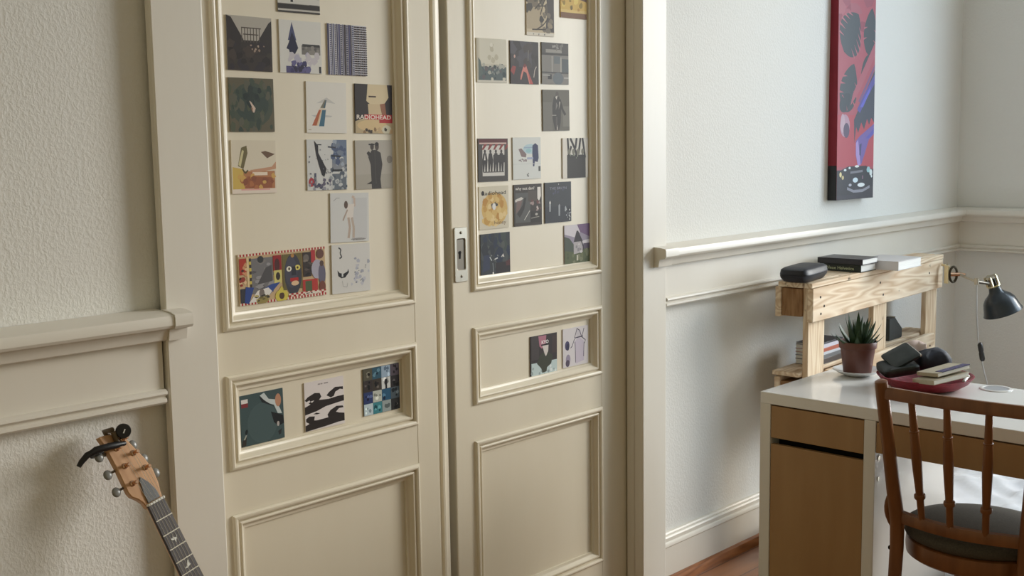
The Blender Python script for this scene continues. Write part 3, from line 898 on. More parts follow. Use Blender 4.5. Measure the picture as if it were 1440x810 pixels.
for xx in (0.26, 0.42, 0.6, 0.78):
    a.ell((120, 116, 104), xx, 0.66, 0.055, 0.075).poly((58, 54, 50), (xx - 0.09, 0.5), (xx, 0.6), (xx + 0.09, 0.5))
a.blobs(131, 6, [(112, 120, 100), (140, 140, 124)], 0.2, 0.48, 0.85, 0.58, 0.02, 0.04)
ART['X'] = a
a = Art((206, 198, 178)).ell((206, 172, 104), 0.52, 0.46, 0.44, 0.40).blobs(141, 30, [(192, 150, 76), (214, 184, 118), (184, 136, 62), (222, 196, 140)], 0.15, 0.12, 0.9, 0.8, 0.06, 0.13).blobs(142, 8, [(100, 88, 76), (70, 66, 64)], 0.42, 0.48, 0.60, 0.64, 0.02, 0.05).ell((222, 220, 216), 0.50, 0.52, 0.06, 0.08)
a.ell((40, 34, 30), 0.13, 0.845, 0.05, 0.055).text('Radiohead', 0.09, 0.80, 0.09, (50, 42, 34), 0.82, 0.01).text('honey', 0.5, 0.10, 0.09, (120, 88, 48), 0.4)
ART['Y'] = a
a = Art((70, 64, 60)).rect((92, 92, 90), 0.05, 0.08, 0.58, 0.8).poly((206, 200, 194), (0.04, 0.64), (0.26, 0.70), (0.34, 0.66), (0.2, 0.60), (0.04, 0.58)).poly((120, 100, 96), (0.06, 0.3), (0.2, 0.4), (0.3, 0.62), (0.1, 0.6)).poly((60, 56, 54), (0.3, 0.5), (0.36, 0.68), (0.44, 0.68), (0.36, 0.4), (0.2, 0.2), (0.1, 0.3)).rect((88, 80, 74), 0.5, 0.58, 0.84, 0.84).line((200, 196, 190), 0.02, (0.36, 0.14), (0.56, 0.36)).poly((226, 220, 214), (0.84, 0.92), (0.96, 0.92), (0.97, 0.7), (0.9, 0.58), (0.84, 0.64))
a.blobs(151, 10, [(200, 184, 180), (110, 70, 68), (160, 140, 136)], 0.6, 0.34, 0.95, 0.6, 0.03, 0.06).rect((56, 52, 48), 0.58, 0.06, 0.98, 0.34).ell((180, 176, 168), 0.8, 0.26, 0.05, 0.03).line((150, 146, 138), 0.02, (0.6, 0.17), (0.9, 0.2)).text('why not dan?', 0.05, 0.87, 0.07, (226, 220, 212), 0.68, 0.01)
ART['Z'] = a
a = Art((70, 72, 76)).rect((64, 66, 72), 0, 0, 1, 0.4).text('THE BRUIN', 0.18, 0.82, 0.065, (140, 140, 156), 0.64).blobs(161, 8, [(84, 86, 108), (78, 80, 96)], 0.3, 0.7, 0.7, 0.82, 0.03, 0.05)
for xx, y0, y1 in ((0.19, 0.28, 0.52), (0.54, 0.16, 0.42), (0.78, 0.26, 0.36)):
    a.poly((160, 164, 168), (xx - 0.03, y0), (xx + 0.02, y0), (xx + 0.03, y1), (xx, y1 + 0.04), (xx - 0.03, y1))
a.ell((210, 208, 204), 0.19, 0.5, 0.03, 0.035).blobs(162, 16, [(150, 152, 156), (50, 52, 56), (190, 190, 190)], 0.8, 0.04, 1, 0.34, 0.015, 0.035).ell((200, 200, 198), 0.52, 0.95, 0.01, 0.02)
ART['AA'] = a
a = Art((58, 62, 66)).blobs(171, 24, [(48, 52, 60), (72, 76, 78), (44, 52, 70), (64, 72, 68), (80, 84, 80)], 0, 0.2, 1, 1, 0.08, 0.18, 1.5).rect((50, 46, 48), 0.5, 0.0, 1, 0.3).poly((84, 52, 54), (0.84, 0.3), (1, 0.36), (1, 0.2), (0.86, 0.2)).poly((56, 62, 84), (0.05, 0.1), (0.3, 0.16), (0.3, 0.5), (0.1, 0.5)).line((190, 194, 196), 0.025, (0.30, 0.45), (0.37, 0.36)).line((200, 200, 200), 0.03, (0.46, 0.38), (0.57, 0.41)).poly((206, 202, 196), (0.68, 0.42), (0.8, 0.42), (0.76, 0.5)).line((150, 156, 160), 0.015, (0.4, 0.3), (0.42, 0.1)).ell((226, 224, 220), 0.41, 0.06, 0.025, 0.03).blobs(172, 7, [(120, 124, 124), (100, 104, 100)], 0.3, 0.3, 0.8, 0.5, 0.015, 0.03)
ART['BB'] = a
a = Art((150, 142, 158)).poly((206, 200, 206), (0, 1), (0.5, 1), (0.62, 0.8), (0.4, 0.68), (0, 0.78)).poly((206, 200, 206), (0.6, 0.56), (1.0, 0.60), (1.0, 0.5), (0.7, 0.46)).poly((116, 92, 124), (0.5, 1), (1, 1), (1, 0.66), (0.62, 0.8)).rect((88, 96, 68), 0, 0, 1, 0.36).poly((78, 86, 76), (0, 0.36), (0, 0.72), (0.2, 0.66), (0.36, 0.5), (0.38, 0.3)).poly((176, 170, 172), (0.36, 0.25), (0.36, 0.55), (0.54, 0.70), (0.68, 0.56), (0.72, 0.28)).poly((64, 58, 62), (0.48, 0.84), (0.54, 0.84), (0.72, 0.56), (0.36, 0.56), (0.4, 0.66))
a.rect((90, 80, 96), 0.74, 0.36, 1, 0.5).line((58, 52, 56), 0.04, (0.6, 0.7), (0.74, 0.42), (0.74, 0.34)).blobs(181, 16, [(106, 112, 80), (74, 84, 58), (120, 122, 96)], 0.05, 0.04, 0.95, 0.3, 0.04, 0.09).blobs(182, 8, [(140, 136, 140), (210, 206, 208)], 0.42, 0.3, 0.66, 0.5, 0.03, 0.06).rect((196, 192, 176), 0.47, 0.08, 0.53, 0.22)
ART['CC'] = a
a = Art((60, 54, 54)).rect((74, 68, 68), 0.05, 0.4, 0.32, 1).poly((176, 118, 134), (0.30, 0.98), (0.6, 0.98), (0.56, 0.7), (0.42, 0.66), (0.34, 0.72)).poly((212, 204, 198), (0.44, 0.74), (0.68, 0.74), (0.66, 0.5), (0.56, 0.44)).rect((190, 206, 206), 0.04, 0.0, 1, 0.32).poly((62, 66, 54), (0.24, 0.3), (0.36, 0.5), (0.5, 0.56), (0.58, 0.44), (0.66, 0.56), (0.84, 0.44), (0.78, 0.24), (0.62, 0.16), (0.6, 0.06), (0.44, 0.04), (0.4, 0.16)).rect((70, 58, 56), 0.82, 0.5, 1, 0.95)
a.blobs(191, 10, [(150, 164, 166), (220, 226, 226)], 0.05, 0.02, 0.98, 0.22, 0.03, 0.06).rect((34, 30, 32), 0.40, 0.725, 0.70, 0.76).text('KYO', 0.42, 0.775, 0.085, (240, 236, 234), 0.26, 0.02)
ART['DD'] = a
a = Art((212, 206, 208)).poly((196, 186, 200), (0.5, 0.05), (0.84, 0.1), (0.84, 0.6), (0.62, 0.74), (0.46, 0.62), (0.48, 0.3)).ell((196, 190, 196), 0.62, 0.82, 0.1, 0.12)
for pp in (((0.46, 0.72), (0.56, 0.96), (0.66, 0.9), (0.74, 0.74), (0.46, 0.72)), ((0.76, 0.72), (0.84, 0.94)), ((0.46, 0.7), (0.36, 0.52), (0.3, 0.48)), ((0.48, 0.62), (0.50, 0.08)), ((0.74, 0.72), (0.90, 0.62), (0.86, 0.54)), ((0.84, 0.56), (0.82, 0.2)), ((0.46, 0.72), (0.8, 0.73))):
    a.line((70, 62, 84), 0.022, *pp)
a.ell((74, 70, 104), 0.17, 0.56, 0.09, 0.12).ell((54, 50, 78), 0.19, 0.52, 0.06, 0.09).ell((150, 140, 160), 0.2, 0.2, 0.09, 0.13).ell((84, 74, 92), 0.18, 0.10, 0.08, 0.09)
ART['EE'] = a
# wide collage
a = Art((196, 168, 130))
rd = random.Random(9)
for i in range(56):
    for yy, hh in ((0.955, 0.045), (0.0, 0.05)):
        a.rect((168, 44, 44) if (i % 2) else (230, 214, 196), i / 56.0, yy, (i + 1) / 56.0, yy + hh)
a.rect((118, 116, 118), 0.13, 0.2, 0.38, 0.90).blobs(201, 14, [(150, 148, 150), (92, 90, 94), (130, 126, 124)], 0.15, 0.3, 0.37, 0.85, 0.03, 0.07).poly((84, 82, 84), (0.2, 0.38), (0.3, 0.7), (0.37, 0.74), (0.37, 0.42)).ell((60, 62, 64), 0.245, 0.87, 0.035, 0.07)
a.rect((176, 60, 48), 0.01, 0.6, 0.085, 0.92).blobs(202, 14, [(206, 150, 110), (150, 60, 48), (70, 50, 44), (224, 190, 150)], 0.01, 0.3, 0.09, 0.8, 0.012, 0.03, 2).rect((60, 60, 66), 0.01, 0.05, 0.09, 0.33)
a.rect((220, 196, 152), 0.09, 0.32, 0.115, 0.93)
for i in range(9):
    a.rect((206, 186, 84) if i % 2 else (70, 60, 50), 0.117, 0.34 + i * 0.064, 0.14, 0.40 + i * 0.064)
a.rect((150, 40, 44), 0.385, 0.62, 0.48, 0.92).ell((84, 46, 46), 0.43, 0.72, 0.03, 0.14).rect((206, 196, 120), 0.39, 0.36, 0.48, 0.62).ell((56, 48, 40), 0.435, 0.5, 0.025, 0.08)
a.poly((52, 74, 140), (0.10, 0.02), (0.16, 0.33), (0.07, 0.36), (0.05, 0.05)).poly((56, 80, 146), (0.28, 0.06), (0.46, 0.38), (0.36, 0.36), (0.24, 0.26)).poly((226, 222, 216), (0.1, 0.04), (0.2, 0.26), (0.32, 0.30), (0.36, 0.22), (0.28, 0.04))
a.ell((120, 110, 104), 0.245, 0.20, 0.03, 0.09).ell((150, 136, 80), 0.25, 0.06, 0.07, 0.07).blobs(203, 10, [(110, 100, 60), (186, 170, 110), (60, 56, 50)], 0.17, 0.03, 0.33, 0.16, 0.015, 0.035)
a.ell((206, 190, 84), 0.47, 0.10, 0.075, 0.13).ell((84, 60, 44), 0.47, 0.10, 0.03, 0.07).poly((206, 190, 84), (0.42, 0.16), (0.52, 0.16), (0.47, 0.30))
a.rect((110, 100, 60), 0.49, 0.2, 0.72, 0.92).ell((64, 64, 74), 0.61, 0.50, 0.10, 0.42).ell((74, 74, 88), 0.59, 0.55, 0.07, 0.32).ell((230, 224, 206), 0.565, 0.62, 0.03, 0.055).ell((90, 80, 60), 0.567, 0.62, 0.012, 0.03).ell((222, 206, 110), 0.665, 0.63, 0.033, 0.055).ell((70, 60, 40), 0.665, 0.63, 0.012, 0.025).poly((48, 48, 58), (0.60, 0.66), (0.64, 0.66), (0.65, 0.48), (0.59, 0.48)).rect((176, 44, 44), 0.575, 0.36, 0.67, 0.43).ell((222, 186, 150), 0.63, 0.32, 0.045, 0.05).ell((176, 130, 70), 0.61, 0.88, 0.02, 0.04)
a.rect((60, 52, 50), 0.73, 0.42, 0.83, 0.92).ell((112, 104, 98), 0.77, 0.8, 0.035, 0.08).blobs(204, 12, [(130, 120, 112), (40, 36, 36), (90, 80, 76)], 0.74, 0.45, 0.86, 0.8, 0.02, 0.04).rect((176, 56, 60), 0.83, 0.7, 0.88, 0.95).ell((106, 72, 62), 0.94, 0.86, 0.045, 0.1)
a.ell((172, 168, 184), 0.90, 0.55, 0.07, 0.2).ell((104, 100, 120), 0.955, 0.44, 0.045, 0.22).ell((92, 72, 66), 0.955, 0.66, 0.025, 0.06).rect((180, 60, 54), 0.72, 0.07, 0.90, 0.36).rect((84, 96, 66), 0.75, 0.10, 0.83, 0.33).ell((120, 70, 58), 0.955, 0.18, 0.04, 0.12)
for i in range(16):
    for j in range(2):
        a.rect((224, 206, 190) if (i + j) % 2 else (168, 46, 46), 0.55 + i * 0.028, 0.05 + j * 0.035, 0.578 + i * 0.028, 0.085 + j * 0.035)
a.rect((224, 214, 200), 0.74, 0.06, 0.93, 0.10).text('HEADING', 0.76, 0.066, 0.03, (60, 50, 46), 0.15)
a.s.pop()
a.blobs(205, 7, [(60, 50, 46), (90, 76, 66)], 0.75, 0.07, 0.92, 0.09, 0.008, 0.016)
ART['L'] = a

LF, RF = 0.0, 0.046
COV = [
    ('T1', 1.7135, 1.8565, 0.0, LF, 'black and white cover topmost on the left door, cut by the picture top'),
    ('A', 1.573, 1.720, -0.013, LF, 'dark brown cover with a pale sky wedge, upper left of the left door'),
    ('B', 1.714, 1.719, -0.005, LF, 'white cover with a dark blue spire and a grey strip'),
    ('C', 1.853, 1.718, -0.008, LF, 'cover of dense navy and white vertical stripes'),
    ('D', 1.572, 1.584, -0.007, LF, 'dark green cover with a small pale figure in its middle'),
    ('E', 1.784, 1.580, -0.019, LF, 'white cover with a red, white and blue tapering road'),
    ('F', 1.931, 1.578, -0.018, LF, 'dark cover with a pale bust and a red band of white lettering'),
    ('G', 1.571, 1.445, -0.017, LF, 'cream, yellow and rust brown cover with a gold shape'),
    ('H', 1.780, 1.444, -0.018, LF, 'white and blue collage cover with a black diagonal arm shape'),
    ('I', 1.927, 1.441, -0.006, LF, 'grey cover with two figures in long dark coats'),
    ('J', 1.844, 1.314, -0.028, LF, 'pale grey cover with one thin standing figure'),
    ('K', 1.843, 1.189, -0.015, LF, 'white cover with small black ink sketches'),
    ('M', 1.565, 0.864, 0.006, LF, 'teal cover with a white diagonal and black shapes, left door middle panel'),
    ('N', 1.747, 0.865, 0.0, LF, 'black and white zebra wave cover, in the left door middle panel'),
    ('O', 1.930, 0.870, 0.0, LF, 'cover of sixteen small blue and dark squares, in the left door middle panel'),
    ('P', 2.608, 1.854, 0.0, RF, 'sepia cover of dark branches with white lower edge, right door top'),
    ('Q', 2.7585, 1.913, 0.0, RF, 'gold and brown banded cover cut by the top of the picture, right door'),
    ('R', 2.403, 1.716, 0.005, RF, 'pale cream cover with a dark skyline at its foot'),
    ('S', 2.538, 1.715, 0.001, RF, 'dark cover with a glowing red arch'),
    ('T', 2.672, 1.717, 0.001, RF, 'grey cover with a shop front and sign board'),
    ('U', 2.674, 1.581, 0.010, RF, 'dark grey cover with one figure in a coat'),
    ('V', 2.402, 1.441, -0.008, RF, 'cover with red slanted stripes over four black figures'),
    ('W', 2.543, 1.443, 0.0, RF, 'white cover with a dark blue blot and a brown smudge'),
    ('X', 2.761, 1.439, 0.0, RF, 'white edged cover with black tree trunks over a dark lower half'),
    ('Y', 2.402, 1.308, 0.003, RF, 'cream cover with a yellow blossom shape and black lettering'),
    ('Z', 2.545, 1.308, -0.002, RF, 'dark grey cover with a white title over a street scene'),
    ('AA', 2.679, 1.309, 0.0, RF, 'slate cover with faint pale figures and thin lettering'),
    ('BB', 2.405, 1.175, 0.002, RF, 'dark blue grey cover with small white glints, beside the flush pull'),
    ('CC', 2.766, 1.177, 0.006, RF, 'cover with a gabled house on green grass under a violet sky'),
    ('DD', 2.606, 0.857, -0.010, RF, 'dark cover with a white three letter title, right door middle panel'),
    ('EE', 2.754, 0.861, 0.0, RF, 'pale lilac cover with an outlined figure, in the right door middle panel'),
]
for key, cx, cz, tilt, yy, lab in COV:
    hgt = 0.12
    o = make_print(ART[key], 'album_cover', cx, yy - 0.0004, cz, 0.12, hgt, tilt, 0.0022, M['print'])
    tag(o, lab, 'album cover', 'album covers stuck on the sliding doors')
o = make_print(ART['L'], 'album_cover', 1.640, LF - 0.0004, 1.190, 0.246, 0.117, 0.004, 0.0022, M['print'])
tag(o, 'wide colourful collage cover with a dark mask face and red checked border', 'album cover', 'album covers stuck on the sliding doors')

# ================================================================== PAINTING
PX0, PX1, PZ0, PZ1, PY = 4.233, 4.541, 1.240, 2.16, -0.045
pt = thing('painting', 'tall narrow red canvas with dark leaves, hanging above the pallet shelf', 'painting', ((PX0 + PX1) / 2, -0.025, PZ0))
cb = MB()
cb.box(PX0, PX1, PY, -0.007, PZ0 + 0.135, PZ1)
cb.mat(1).box(PX0, PX1, PY, -0.007, PZ0, PZ0 + 0.135)
cb.build('stretched_canvas', [M['canvas_side'], M['black']], pt, bevel=0.002)
RED = (166, 80, 92)
a = Art(RED)
a.rect((176, 72, 82), 0, 0.14, 1, 0.36).rect((146, 72, 84), 0, 0.86, 1, 1.0).blobs(301, 26, [(160, 86, 98), (150, 76, 90), (166, 92, 102), (142, 68, 82)], 0, 0.66, 1, 1.0, 0.08, 0.22, 0.2)
LG = (64, 69, 74)


LG2 = (56, 60, 66)


def monstera(cx, cy, L, W, ang, cuts, tone, back):
    """a split leaf: outline from tip to stalk, then slits cut from the margin towards the midrib (physical units: width 1, height 3)"""
    A_ = math.radians(ang)

    def T(u, v):
        x_ = u * math.cos(A_) - v * math.sin(A_)
        y_ = u * math.sin(A_) + v * math.cos(A_)
        return (cx + x_, cy + y_ / 2.99)
    out = []
    for k in range(19):
        t_ = k / 18
        out.append((L * (0.5 - t_), W * math.sin(math.pi * t_ ** 0.8) ** 0.75 * 0.5))
    lo = [(u, -v) for u, v in out[::-1]]
    a.poly(tone, *[T(u, v) for u, v in out + lo])
    for side in (1, -1):
        for c_ in cuts:
            u0 = L * (0.5 - c_)
            w_ = W * math.sin(math.pi * c_ ** 0.8) ** 0.75 * 0.5
            a.poly(back, T(u0 + L * 0.030, side * w_ * 1.06), T(u0 - L * 0.022, side * w_ * 1.06), T(u0 - L * 0.06, side * w_ * 0.48))


monstera(0.34, 0.705, 0.62, 0.60, 232, (0.20, 0.34, 0.48, 0.62, 0.76), LG, (172, 96, 106))
monstera(0.86, 0.720, 0.62, 0.36, 262, (0.30, 0.52), LG, (166, 92, 104))
monstera(0.72, 0.575, 0.34, 0.12, 52, (), LG, (166, 92, 104))
monstera(0.30, 0.475, 0.66, 0.46, 248, (0.28, 0.46, 0.62), LG, (170, 88, 98))
monstera(0.20, 0.415, 0.34, 0.22, 215, (0.45,), LG2, (170, 88, 98))
# rose band, blue violet stems, dark fringe
a.poly((168, 90, 102), (0.34, 0.40), (0.6, 0.47), (1.0, 0.62), (1, 0.68), (0.55, 0.51), (0.4, 0.45))
a.poly((66, 68, 80), (0.44, 0.34), (0.62, 0.41), (1.0, 0.56), (1, 0.33), (0.92, 0.35), (0.86, 0.32), (0.80, 0.345), (0.72, 0.30), (0.64, 0.33), (0.56, 0.285), (0.50, 0.31), (0.46, 0.24))
a.poly((88, 80, 150), (0.52, 0.385), (0.7, 0.45), (1.0, 0.54), (1, 0.50), (0.74, 0.42), (0.6, 0.37)).poly((96, 96, 190), (0.60, 0.395), (0.78, 0.455), (0.90, 0.49), (0.86, 0.46), (0.68, 0.395)).poly((120, 84, 120), (0.55, 0.42), (1.0, 0.585), (1, 0.565), (0.6, 0.415))
a.poly((190, 96, 110), (0.55, 0.255), (0.8, 0.29), (1.0, 0.33), (1, 0.30), (0.7, 0.24))
a.poly((112, 92, 158), (0.50, 0.25), (0.60, 0.27), (1.0, 0.325), (1, 0.28), (0.86, 0.255), (0.74, 0.19), (0.66, 0.15), (0.56, 0.145), (0.50, 0.19)).poly((164, 140, 196), (0.50, 0.24), (0.56, 0.255), (0.60, 0.20), (0.64, 0.145), (0.56, 0.145), (0.51, 0.19)).poly((90, 84, 170), (0.76, 0.26), (1.0, 0.305), (1, 0.285), (0.86, 0.262)).poly((70, 66, 110), (0.60, 0.235), (0.66, 0.24), (0.64, 0.185), (0.60, 0.19))
# pale blossom
a.ell((176, 140, 156), 0.20, 0.315, 0.13, 0.048).ell((186, 158, 170), 0.14, 0.325, 0.06, 0.04).ell((90, 74, 96), 0.24, 0.295, 0.08, 0.032)
# black base with bright dabs
a.rect((58, 54, 60), 0, 0, 1, 0.127).rect((52, 48, 52), 0, 0.02, 0.5, 0.127).poly((48, 46, 52), (0.02, 0.12), (0.3, 0.142), (0.8, 0.142), (1.0, 0.10), (1, 0.05), (0.2, 0.05))
for cx_, cy_, rx_, ry_, c_ in ((0.10, 0.108, 0.03, 0.011, (220, 206, 150)), (0.16, 0.095, 0.03, 0.009, (196, 180, 130)), (0.22, 0.127, 0.035, 0.005, (214, 226, 226)), (0.34, 0.135, 0.03, 0.005, (200, 214, 214)), (0.54, 0.141, 0.06, 0.005, (226, 230, 226)),
                              (0.50, 0.082, 0.07, 0.011, (206, 222, 230)), (0.66, 0.060, 0.10, 0.009, (222, 228, 230)), (0.86, 0.125, 0.05, 0.013, (150, 190, 196)), (0.93, 0.112, 0.04, 0.014, (214, 224, 222)), (0.36, 0.062, 0.04, 0.006, (176, 176, 186)), (0.95, 0.095, 0.02, 0.006, (220, 228, 226))):
    a.ell(c_, cx_, cy_, rx_, ry_)
a.line((140, 140, 150), 0.012, (0.28, 0.048), (0.45, 0.034), (0.7, 0.034), (0.9, 0.05)).line((120, 118, 126), 0.01, (0.36, 0.115), (0.7, 0.12)).line((126, 90, 110), 0.03, (0.70, 0.085), (0.70, 0.10))
pf = make_print(a, 'painted_front', (PX0 + PX1) / 2, PY - 0.0004, (PZ0 + PZ1) / 2, PX1 - PX0, PZ1 - PZ0, 0, 0.0004, M['oil'])
pf.parent = pt
pf.location = Vector(pf.location) - Vector(pt['_org'])
pt.rotation_euler = (math.radians(-0.6), math.radians(0.35), 0)
pt.location.y -= 0.0005

# ================================================================== PALLET SHELF
PA = math.radians(2.4)
PO = Vector((3.693, -0.25, 0.0))
pal = thing('pallet_shelf', 'upright wooden pallet used as a shelf against the wall behind the desk', 'shelf', tuple(PO), rotz=PA)


def pw(x, y, z):
    return PO + Matrix.Rotation(PA, 3, 'Z') @ Vector((x, y, z))


PLk = dict(world=False, bevel=0.003)
MB().box(-0.002, 1.200, 0.0, 0.022, 0.845, 0.965).build('front_board', M['pallet'], pal, **PLk)
MB().box(-0.012, 1.205, 0.0, 0.030, 0.966, 0.985).build('top_board', M['pallet'], pal, **PLk)
MB().box(-0.012, 1.205, 0.036, 0.130, 0.966, 0.985).build('top_board', M['pallet'], pal, **PLk)
for x0, x1 in ((0.010, 0.138), (0.556, 0.680), (1.082, 1.200)):
    MB().box(x0, x1, 0.0225, 0.044, 0.0, 0.965).build('post', M['pallet_v'], pal, **PLk)
for zz in (0.862, 0.525, 0.0):
    for x0, x1 in ((0.0, 0.100), (0.566, 0.666), (1.09, 1.19)):
        MB().box(x0, x1, 0.0445, 0.122, zz, zz + 0.100).build('block', M['pallet_end'], pal, **PLk)
MB().box(-0.006, 1.20, 0.1225, 0.144, 0.858, 0.965).build('back_board', M['pallet'], pal, **PLk)
MB().box(-0.006, 1.20, 0.1225, 0.144, 0.50, 0.64).build('back_board', M['pallet'], pal, **PLk)
MB().box(-0.006, 1.20, 0.1225, 0.144, 0.0, 0.10).build('back_board', M['pallet'], pal, **PLk)
MB().box(-0.012, 1.19, 0.0445, 0.150, 0.646, 0.662).build('shelf_board', M['pallet'], pal, **PLk)
lb = [(0.14, 0.50), (1.135, 0.50), (1.135, 0.642), (1.122, 0.660), (1.05, 0.660), (0.14, 0.655)]
MB().prism(lb, 'y', 0.0, 0.022).build('lower_board', M['pallet'], pal, **PLk)
MB().box(-0.002, 1.200, 0.0, 0.022, 0.02, 0.12).build('front_board', M['pallet'], pal, **PLk)
for x0, z0 in ((0.055, 0.93), (0.085, 0.895), (0.06, 0.87), (0.56, 0.93), (0.59, 0.88), (1.05, 0.92), (1.08, 0.61), (1.06, 0.57)):
    MB().lathe([(0.0001, 0), (0.0045, 0), (0.0045, 0.0015), (0.0001, 0.0015)], 10, Matrix.Translation((x0, 0.0004, z0)) @ Matrix.Rotation(math.radians(90), 4, 'X')).build('nail', M['dark'], pal, world=False)
MB().lathe([(0.0001, 0), (0.004, 0), (0.004, 0.002), (0.0001, 0.002)], 10, Matrix.Translation((-0.0003, 0.085, 0.585)) @ Matrix.Rotation(math.radians(-90), 4, 'Y')).build('nail', M['dark'], pal, world=False)

# ---- glasses case on the pallet
TZ = 0.9854
cs = MB()
tf = Matrix.Translation(pw(0.062, 0.068, TZ)) @ Matrix.Rotation(PA + math.radians(7), 4, 'Z')


def super_ring(hx, hy, z, n=48, e=5.0):
    r = []
    for k in range(n):
        t = 2 * math.pi * k / n
        c, s = math.cos(t), math.sin(t)
        r.append(tf @ Vector((hx * math.copysign(abs(c) ** (2 / e), c), hy * math.copysign(abs(s) ** (2 / e), s), z)))
    return r


rings = [super_ring(0.085, 0.035, 0.0), super_ring(0.104, 0.046, 0.004), super_ring(0.118, 0.055, 0.018), super_ring(0.121, 0.057, 0.028),
         super_ring(0.119, 0.0555, 0.0285), super_ring(0.119, 0.0555, 0.0300), super_ring(0.121, 0.057, 0.0305), super_ring(0.118, 0.054, 0.046), super_ring(0.108, 0.046, 0.0515), super_ring(0.05, 0.02, 0.0530)]
cs.ring_sweep(rings)
cs.add(rings[0], [tuple(range(48))])
cs.add(rings[-1], [tuple(range(48))])
tag(cs.build('glasses_case', M['case'], smooth=50), 'rounded navy black zip case at the left end of the pallet top', 'case')


# ---- books on the pallet
def book(name, x0, x1, y0, y1, z0, z1, cover, label, spine='x0', rot=0.0, origin=None, title=None, tcol=(230, 230, 220), grp=None):
    """y0 is the near edge; spine on the -x side"""
    c = Vector(((x0 + x1) / 2, (y0 + y1) / 2, z0))
    t = thing(name, label, 'book', tuple(c), grp)
    b = MB()
    th = 0.0022
    b.box(x0, x1, y0, y1, z0, z0 + th).box(x0, x1, y0, y1, z1 - th, z1).box(x0, x0 + th, y0, y1, z0 + th, z1 - th)
    b.build('cover', cover, t, bevel=0.0006)
    MB().box(x0 + th, x1 - 0.003, y0 + 0.003, y1 - 0.003, z0 + th, z1 - th).build('pages', M['paper'], t)
    if title:
        vs, fs = text_polys(title, (z1 - z0) * 0.42, (y1 - y0) * 0.66, 0.01)
        m = MB()
        m.add([Vector((x0 - 0.0004, y1 - 0.03 - v[0], z0 + (z1 - z0) * 0.28 + v[1])) for v in vs], fs)
        m.build('spine_title', new_mat('title_ink', tcol, 0.6), t, smooth=0)
    t.rotation_euler = (0, 0, rot)
    return t


CVa = new_mat('book_cover_green_black', (30, 40, 34), 0.4)
CVb = new_mat('book_cover_dark_grey', (46, 46, 54), 0.35)
CVc = new_mat('book_cover_light', (206, 204, 206), 0.3)
book('paperback', 4.072, 4.196, -0.236, -0.066, TZ, TZ + 0.028, CVa, 'dark green paperback with a pale spine title, lying under the grey book on the pallet', title='Neue Helvetica', tcol=(186, 196, 160), grp='paperbacks on the pallet top')
book('paperback', 4.066, 4.200, -0.242, -0.060, TZ + 0.0282, TZ + 0.050, CVb, 'dark grey paperback lying on top of the green one on the pallet', rot=math.radians(1.5), grp='paperbacks on the pallet top')
book('paperback', 4.205, 4.425, -0.315, -0.150, TZ, TZ + 0.035, CVc, 'thick pale paperback overhanging the front edge of the pallet top', grp='paperbacks on the pallet top', rot=math.radians(2))

# ---- magazines on the inner shelf
SZ = 0.6624
rd = random.Random(4)
zz = SZ
MAGS = [((74, 66, 64), 0.020, 'grey-brown book at the bottom of the stack inside the pallet shelf'), ((110, 112, 116), 0.014, 'mid grey book second from the bottom of the stack inside the pallet shelf'),
        ((196, 200, 208), 0.010, 'pale blue-white magazine below the orange book inside the pallet shelf'), ((176, 92, 68), 0.014, 'orange red book in the stack inside the pallet shelf'),
        ((206, 204, 216), 0.014, 'pale lilac book above the orange one inside the pallet shelf'), ((44, 46, 58), 0.007, 'thin dark navy magazine on top of the stack inside the pallet shelf')]
for col, th, lab in MAGS:
    x0 = 0.150 + rd.uniform(-0.006, 0.006)
    p0 = pw(x0, 0.046, zz)
    c = new_mat('magazine_cover', col, 0.4)
    t = thing('magazine', lab, 'book', tuple(pw(x0 + 0.10, 0.10, zz)), 'books stacked inside the pallet shelf', rotz=PA)
    b = MB()
    b.box(-0.10, 0.10, -0.050, 0.040, 0, 0.0015).box(-0.10, 0.10, -0.050, 0.040, th - 0.0015, th).box(-0.10, 0.10, -0.050, -0.0485, 0.0015, th - 0.0015)
    b.build('cover', c, t, world=False, bevel=0.0005)
    MB().box(-0.098, 0.098, -0.0485, 0.038, 0.0015, th - 0.0015).build('pages', M['paper'], t, world=False)
    zz += th + 0.0003

# ---- dark wedge box behind the middle post
t = thing('box', 'dark grey box with slanted pale top, behind the middle post of the pallet', 'box', tuple(pw(0.862, 0.088, SZ)), rotz=PA)
MB().prism([(-0.065, 0), (0.055, 0), (0.062, 0.006), (0.062, 0.036), (-0.012, 0.090), (-0.065, 0.090)], 'y', -0.030, 0.030).build('body', new_mat('dark_grey_card', (52, 58, 60), 0.5), t, world=False, bevel=0.002)
MB().prism([(0.0625, 0.0362), (0.0635, 0.0412), (-0.010, 0.0948), (-0.012, 0.0905)], 'y', -0.0305, 0.0305).build('lid_edge', M['china'], t, world=False)

# ================================================================== CLAMP LAMP
CL = Vector((4.868, -0.235, 0.905))
lamp = thing('clamp_lamp', 'dark enamel work lamp with brass joint, clamped to the right end of the pallet shelf', 'lamp', (4.86, -0.23, 0.86))
r3 = Vector((0.684, -0.730, 0))
fw = Vector((0.730, 0.684, 0))
